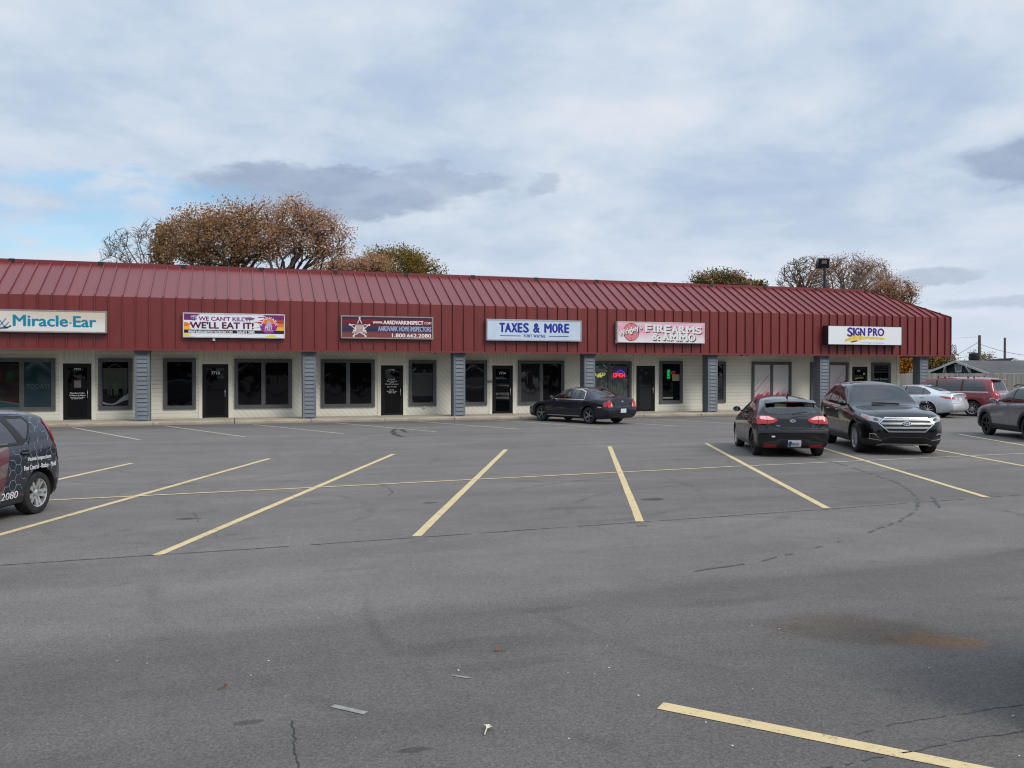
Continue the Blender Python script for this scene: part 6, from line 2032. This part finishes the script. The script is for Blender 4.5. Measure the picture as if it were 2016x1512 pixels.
# ---- red minivan --------------------------------------------------------------------
P_RED = paint('maroon_paint', (.20, .012, .018), .2)
c = Car('minivan', 'dark red minivan with roof rack feet in front of the wooden fence', 'van', [
    (2.55, .74, .64, .30, .66, .46), (2.45, .85, .72, .24, .80, .56), (2.1, .98, .84, .20, .92, .68), (1.55, 1.10, .95, .20, .965, .76), (1.42, 1.15, .97, .20, .97, .76),
    (.55, 1.64, 1.04, .20, .975, .68), (.2, 1.71, 1.06, .20, .975, .67), (-.6, 1.74, 1.08, .20, .975, .66), (-1.6, 1.735, 1.09, .20, .975, .65), (-2.15, 1.70, 1.09, .22, .97, .64), (-2.26, 1.64, 1.08, .24, .965, .64), (-2.45, 1.18, 1.06, .28, .945, .76), (-2.55, 1.08, 1.0, .32, .91, .78), (-2.59, 1.03, .95, .36, .88, .76)],
    P_RED, wb=3.08, r=.345, rear=[(.25, .03), (.5, -.05), (.68, -.05), (.76, .04), (1.1, .03), (1.2, 0)])
for s in (1, -1):
    c.cutout(rounded([(1.02, 1.12), (.42, 1.52), (.12, 1.58), (.06, 1.11)], .05), 'y', s, 'side_window', G_TINT)
    c.cutout(rounded([(-.03, 1.12), (.02, 1.60), (-1.02, 1.62), (-1.02, 1.12)], .05), 'y', s, 'side_window', G_TINT)
    c.cutout(rounded([(-1.14, 1.12), (-1.14, 1.62), (-1.92, 1.58), (-2.14, 1.12)], .09), 'y', s, 'side_window', G_TINT)
c.cutout(rounded([(-.70, 1.17), (.70, 1.17), (.60, 1.62), (-.60, 1.62)], .07), 'x', 1, 'windshield', G_MID, xr=(.2, 1.6))
c.cutout(rounded([(-.66, 1.15), (.66, 1.15), (.57, 1.60), (-.57, 1.60)], .08), 'x', -1, 'rear_window', G_MID, xr=(-2.5, -2.1))
c.finish()
for s in (1, -1):
    for P in [[(.05, 1.09), (.11, 1.60), (.02, 1.61), (-.04, 1.09)], [(-1.03, 1.10), (-1.03, 1.635), (-1.13, 1.635), (-1.13, 1.10)]]: c.lay([P], 'y', s, 'pillar', M_PLAS, .004)
    c.strip([(1.05, 1.085), (-2.2, 1.085)], .022, 'y', s, 'chrome_trim', M_CHROME, off=.008)
    c.lay([[(-2.54, .80), (-2.42, .78), (-2.36, .86), (-2.35, 1.02), (-2.44, 1.03), (-2.50, .92)]], 'y', s, 'tail_light', M_TAIL, .010, smooth=True)
    P = [(.85, .80), (.76, .80), (.74, 1.06), (.82, 1.06)]
    o = c.lay([[(s * a, b) for a, b in P]], 'x', -1, 'tail_light', M_TAIL, .012, smooth=True)
    c.lay([[(s * .83, .92), (s * .77, .92), (s * .77, 1.0), (s * .82, 1.0)]], 'x', -1, 'reverse_lens', M_TAILW, .016, parent=o)
    t_ = np.linspace(-.1, math.pi + .1, 18)
    c.strip([(-1.54 + .455 * math.cos(a), .36 + .455 * math.sin(a)) for a in t_], .07, 'y', s, 'arch_lip', P_RED, off=.016, thick=.03)
    c.strip([(1.54 + .455 * math.cos(a), .36 + .455 * math.sin(a)) for a in t_], .07, 'y', s, 'arch_lip', P_RED, off=.016, thick=.03)
    c.lay([[(2.45, .66), (2.15, .70), (1.95, .92), (2.2, .88), (2.45, .78)]], 'y', s, 'headlight', M_HEAD, .006, smooth=True)
    for x in (.05, -.25, -1.25, -1.50): MB().bbox((x - .03, s * .60 - .03, 1.69), (x + .03, s * .60 + .03, 1.775), .012).build('roof_rack_foot', M_BLK, c.root)
c.lay([[(-.62, .98), (.62, .98), (.62, 1.04), (-.62, 1.04)]], 'x', -1, 'chrome_trim', M_CHROME, .014)
m = MB().bbox((-2.44, -.60, 1.615), (-2.2, .60, 1.655), .018); m.build('spoiler', P_RED, c.root, smooth=True, sharp=40)
c.plate('x', -1, 0, .88, "", None)
c.gaps([('y', s, l) for s in (1, -1) for l in ([(1.15, 1.05), (1.15, .34), (1.05, .26)], [(.0, 1.08), (.0, .26)], [(-1.08, 1.08), (-1.06, .6), (-.98, .28)], [(-1.15, 1.0), (-2.3, 1.0)], [(-2.5, .72), (-2.2, .68), (-2.03, .55)])])
c.wheels('nine', M_ALLOY); c.mirror(.98, 1.10, P_RED); c.handles((.18, -.28), .95, P_RED); c.seats((.6, -.4, -1.4), .42, .4)
c.park(1.05, 113.5, (-1.54, .86), (1914.5, 819.5))

# ---- grey suv cut by the right edge ----------------------------------------------------
P_GRY = paint('slate_grey_paint', (.16, .17, .19), .3)
c = Car('suv', 'slate grey suv with black wheels cut by the right edge of the view', 'car', [
    (2.16, .82, .72, .30, .70, .52), (2.08, .92, .80, .25, .80, .60), (1.85, 1.0, .88, .22, .87, .68), (1.3, 1.07, .95, .22, .90, .73), (1.0, 1.10, .98, .22, .905, .76), (.88, 1.14, 1.0, .22, .905, .76),
    (.10, 1.56, 1.05, .22, .905, .62), (-.3, 1.63, 1.07, .22, .905, .61), (-.9, 1.645, 1.09, .22, .90, .60), (-1.6, 1.60, 1.12, .23, .895, .58), (-1.85, 1.55, 1.12, .24, .89, .58), (-2.08, 1.12, 1.05, .28, .86, .70), (-2.16, 1.02, .96, .32, .84, .70), (-2.2, .98, .92, .34, .82, .68)],
    P_GRY, wb=2.64, r=.35, tw=.22, dark_below=.42)
for s in (1, -1):
    c.cutout(rounded([(.66, 1.10), (.06, 1.46), (-.26, 1.52), (-.32, 1.11)], .05), 'y', s, 'side_window', G_MID)
    c.cutout(rounded([(-.40, 1.11), (-.34, 1.525), (-1.0, 1.52), (-1.12, 1.13)], .05), 'y', s, 'side_window', G_TINT)
    c.cutout(rounded([(-1.2, 1.14), (-1.1, 1.515), (-1.45, 1.49), (-1.72, 1.18)], .06), 'y', s, 'side_window', G_TINT)
c.cutout(rounded([(-.68, 1.16), (.68, 1.16), (.57, 1.54), (-.57, 1.54)], .07), 'x', 1, 'windshield', G_MID, xr=(-.2, 1.05))
c.cutout(rounded([(-.58, 1.15), (.58, 1.15), (.50, 1.48), (-.50, 1.48)], .06), 'x', -1, 'rear_window', G_TINT, xr=(-2.2, -1.7))
c.finish()
for s in (1, -1):
    for P in [[(-.33, 1.09), (-.27, 1.54), (-.335, 1.54), (-.39, 1.09)], [(-1.13, 1.12), (-1.01, 1.535), (-1.09, 1.535), (-1.19, 1.12)]]: c.lay([P], 'y', s, 'pillar', M_PLAS, .004)
    t_ = np.linspace(-.25, math.pi + .25, 20)
    for xw in (1.32, -1.32): c.strip([(xw + .455 * math.cos(a), .36 + .455 * math.sin(a)) for a in t_], .09, 'y', s, 'arch_lip', M_PLAS, off=.014, thick=.03)
    c.lay([[(2.02, .66), (1.75, .76), (1.62, .90), (1.82, .88), (2.05, .80)]], 'y', s, 'headlight', M_HEAD, .006, smooth=True)
    P = [(.80, .78), (.50, .80), (.48, .95), (.78, 1.0)]
    c.lay([[(s * a, b) for a, b in P]], 'x', -1, 'tail_light', M_TAIL, .012, smooth=True)
    MB().tube([(.0, s * .60, 1.60), (-.2, s * .595, 1.66), (-1.4, s * .58, 1.64), (-1.6, s * .57, 1.585)], .018, 8).build('roof_rail', M_BLK, c.root, smooth=True)
c.gaps([('y', s, l) for s in (1, -1) for l in ([(.78, 1.06), (.93, .80), (.93, .46), (.86, .30)], [(-.36, 1.10), (-.34, .5), (-.32, .30)], [(-1.16, 1.10), (-1.05, .75), (-.88, .55), (-.86, .30)])])
c.lay([[(.88, 1.0), (.70, 1.03), (.58, 1.09), (.62, .99)]], 'y', 1, 'chrome_trim', M_CHROME, .01)
c.wheels('five', M_BRIM); c.mirror(.66, 1.10, P_GRY); c.handles((-.12, -.95), .98, P_GRY); c.seats((.05, -.85), .42)
c.park(1.0, 67, (1.32, .82), (1943, 855.8))


# ---- wrapped boxy hatchback cut by the left edge -----------------------------------------
def wrapfilm():
    oc = node('ShaderNodeTexCoord', out=3); x, y, z = sep(oc)
    f = noise(oc, 2.0, 4); g = noise(oc, 9.0, 5, .7)
    c = mixc(f, (.006, .008, .018), (.012, .016, .030))
    s_ = sstep(x + z * .28 + (f - .5) * .05, -.33, -.30)         # torn flag print on the forward part
    st_ = node('ShaderNodeMath', {0: N.m('FRACT', (z * 1.0 + x * .25) / .36)}, operation='GREATER_THAN')
    st_ = N.m('GREATER_THAN', N.m('FRACT', (z + x * .22) / .37), .52)
    flag = mixc(st_, (.12, .022, .024), (.17, .135, .125))
    flag = mixc(sstep(g, .4, .65) * .7, flag, (.10, .045, .05))
    c = mixc(s_, c, flag)
    up = sstep(z, 1.45, 1.62)
    return {'Base Color': c, 'Roughness': .28, 'Coat Weight': .7, 'Coat Roughness': .08}


P_WRAP = custom('printed_vehicle_wrap', wrapfilm)
c = Car('hatchback', 'navy boxy hatchback wrapped in a honeycomb print and white lettering', 'car', [
    (2.05, .84, .74, .30, .72, .56), (1.98, .94, .84, .24, .82, .62), (1.7, 1.02, .92, .20, .88, .70), (1.2, 1.08, .98, .20, .90, .74), (1.0, 1.12, 1.0, .20, .90, .76), (.90, 1.16, 1.01, .20, .90, .76),
    (.32, 1.55, 1.05, .20, .90, .66), (.0, 1.60, 1.07, .20, .90, .655), (-.8, 1.61, 1.09, .20, .90, .65), (-1.5, 1.59, 1.11, .20, .895, .635), (-1.69, 1.56, 1.10, .21, .885, .63), (-1.75, 1.50, 1.08, .22, .87, .635), (-1.84, 1.18, 1.02, .24, .84, .70), (-1.89, 1.02, .95, .26, .80, .70), (-1.92, .96, .90, .28, .76, .68)],
    P_WRAP, wb=2.6, r=.325, tw=.225, rear=[(.25, .05), (.45, -.02), (.7, -.03), (.8, .02), (1.3, .0)])
M_PERF = mat('perforated_window_print', (.045, .048, .065), .16, coat=.5)
M_PERFR = mat('perforated_window_print_red', (.115, .06, .065), .2, coat=.4)
for s in (1, -1):
    c.cutout(rounded([(.62, 1.13), (.30, 1.42), (-.12, 1.49), (-.16, 1.13)], .05), 'y', s, 'side_window', G_TINT)
    c.cutout(rounded([(-.24, 1.13), (-.20, 1.495), (-.62, 1.50), (-.90, 1.14)], .03), 'y', s, 'side_window', M_PERF)
    c.cutout(rounded([(-.735, 1.49), (-1.17, 1.475), (-1.235, 1.40), (-1.06, 1.17), (-1.00, 1.17)], .03), 'y', s, 'quarter_window', M_PERF)
c.cutout(rounded([(-.68, 1.18), (.68, 1.18), (.60, 1.53), (-.60, 1.53)], .07), 'x', 1, 'windshield', G_TINT, xr=(.0, 1.1))
c.cutout(rounded([(-.58, 1.16), (.58, 1.16), (.55, 1.48), (-.55, 1.48)], .07), 'x', -1, 'rear_window', G_TINT, xr=(-1.95, -1.66))
c.finish()
for s in (1, -1):
    for P in [[(-.615, 1.525), (-.745, 1.525), (-1.03, 1.13), (-.87, 1.10)]]: c.lay([P], 'y', s, 'pillar', M_PLAS, .006)
    c.strip([(.3, 1.54), (-.75, 1.54), (-1.20, 1.515)], .03, 'y', s, 'window_seal', M_PLAS, off=.006)
    c.strip(rounded([(-.735, 1.50), (-1.175, 1.487), (-1.255, 1.40), (-1.07, 1.155), (-.99, 1.155)], .03), .035, 'y', s, 'window_seal', M_BLK, closed=True, off=.004)
    c.strip([(-.24, 1.105), (-.95, 1.10), (-1.04, 1.14)], .03, 'y', s, 'window_seal', M_PLAS, off=.006)
    c.lay([[(-1.86, 1.00), (-1.80, .99), (-1.70, 1.14), (-1.63, 1.40), (-1.67, 1.44), (-1.79, 1.16)]], 'y', s, 'tail_light', mat('dark_red_lamp', (.26, .008, .016), .15, coat=1.0), .014, smooth=True, thick=.03)
    P = [(.74, .98), (.64, .98), (.56, 1.40), (.61, 1.41), (.69, 1.18)]
    c.lay([[(s * a, b) for a, b in P]], 'x', -1, 'tail_light', M_TAIL, .014, smooth=True)
    c.lay([[(-1.88, .80), (-1.82, .78), (-1.75, .90), (-1.78, .98), (-1.86, .97)]], 'y', s, 'rear_trim', M_PLAS, .008, smooth=True)
    c.strip([(-1.80, .30), (-1.74, .36), (-1.70, .5)], .08, 'y', s, 'arch_lip', M_PLAS, off=.008)
# honeycomb lines of the printed wrap
rd = random.Random(4)
hm = MB(); hs = .085
for i in range(-26, 2):
    for j in range(3, 20):
        cx_ = i * hs * 1.5; cz_ = j * hs * 1.732 + (hs * .866 if i % 2 else 0)
        if not (-1.84 < cx_ < -.30 and .34 < cz_ < 1.56): continue
        if cx_ + cz_ * .28 > -.36: continue
        if math.hypot(cx_ + 1.3, cz_ - .33) < .46: continue
        pq = (cx_, cz_)
        if inpoly(pq, [(-.6, 1.56), (-1.27, 1.53), (-1.3, 1.36), (-1.06, 1.08), (-.85, 1.05), (-.6, 1.1)]): continue
        v = [(cx_ + hs * math.cos(k * math.pi / 3), cz_ + hs * math.sin(k * math.pi / 3)) for k in range(6)]
        dens = .75 if (cz_ > 1.25 or cz_ < .62) else .5 if cx_ > -1.2 else .2
        for k in range(6):
            if rd.random() > dens: continue
            t0 = len(hm.v)
            c.strip([v[k], v[(k + 1) % 6]], .009, 'y', 1, '', None, off=.0022, ret=True, mb=hm, thick=.001)
hm.build('honeycomb_pattern', mat('honeycomb_line_ink', (.16, .23, .27), .3, coat=.5), c.root, fixn=False)
lt = MB()
c.write("Home Inspectors", -.985, .818, .58, .080, 'y', 1, '', None, .015, ret=True, mb=lt, rot=0)
c.write("Pest Control - Radon - Mold", -.885, .705, .80, .072, 'y', 1, '', None, .015, ret=True, mb=lt)
c.write("1.800.662.2080", .36, .325, 1.12, .105, 'y', 1, '', None, .02, ret=True, mb=lt)
lt.build('lettering', mat('white_wrap_lettering', (.78, .78, .78), .35), c.root, fixn=False)
for x in (-.95, ):
    p, n = c.hit(x, .965, 'y', 1)
    c.lay([el_(x, .965, .12, .045)], 'y', 1, 'handle_recess', M_GAP, .002, thick=0)
c.gaps([('y', s, l) for s in (1, -1) for l in ([(-.86, 1.08), (-.99, .92), (-.86, .60), (-.80, .24)], [(-.20, 1.12), (-.18, .24)], [(-1.86, .78), (-1.78, .74), (-1.70, .55)], [(-1.22, 1.52), (-1.30, 1.38), (-1.08, 1.08)])])
c.wheels('split', M_ALLOY); c.mirror(.62, 1.13, M_BLK); c.handles((-.08, -.95), .965, mat('handle_navy', (.012, .016, .035), .25, coat=1.0)); c.seats((.1, -.8), .42)
c.park(.93, -112, (-1.3, .80), (69, 1011))
for o in list(bpy.data.objects):
    if o.type == 'MESH' and not o.data.vertices: print('EMPTY MESH', o.name, o.parent and o.parent.name)
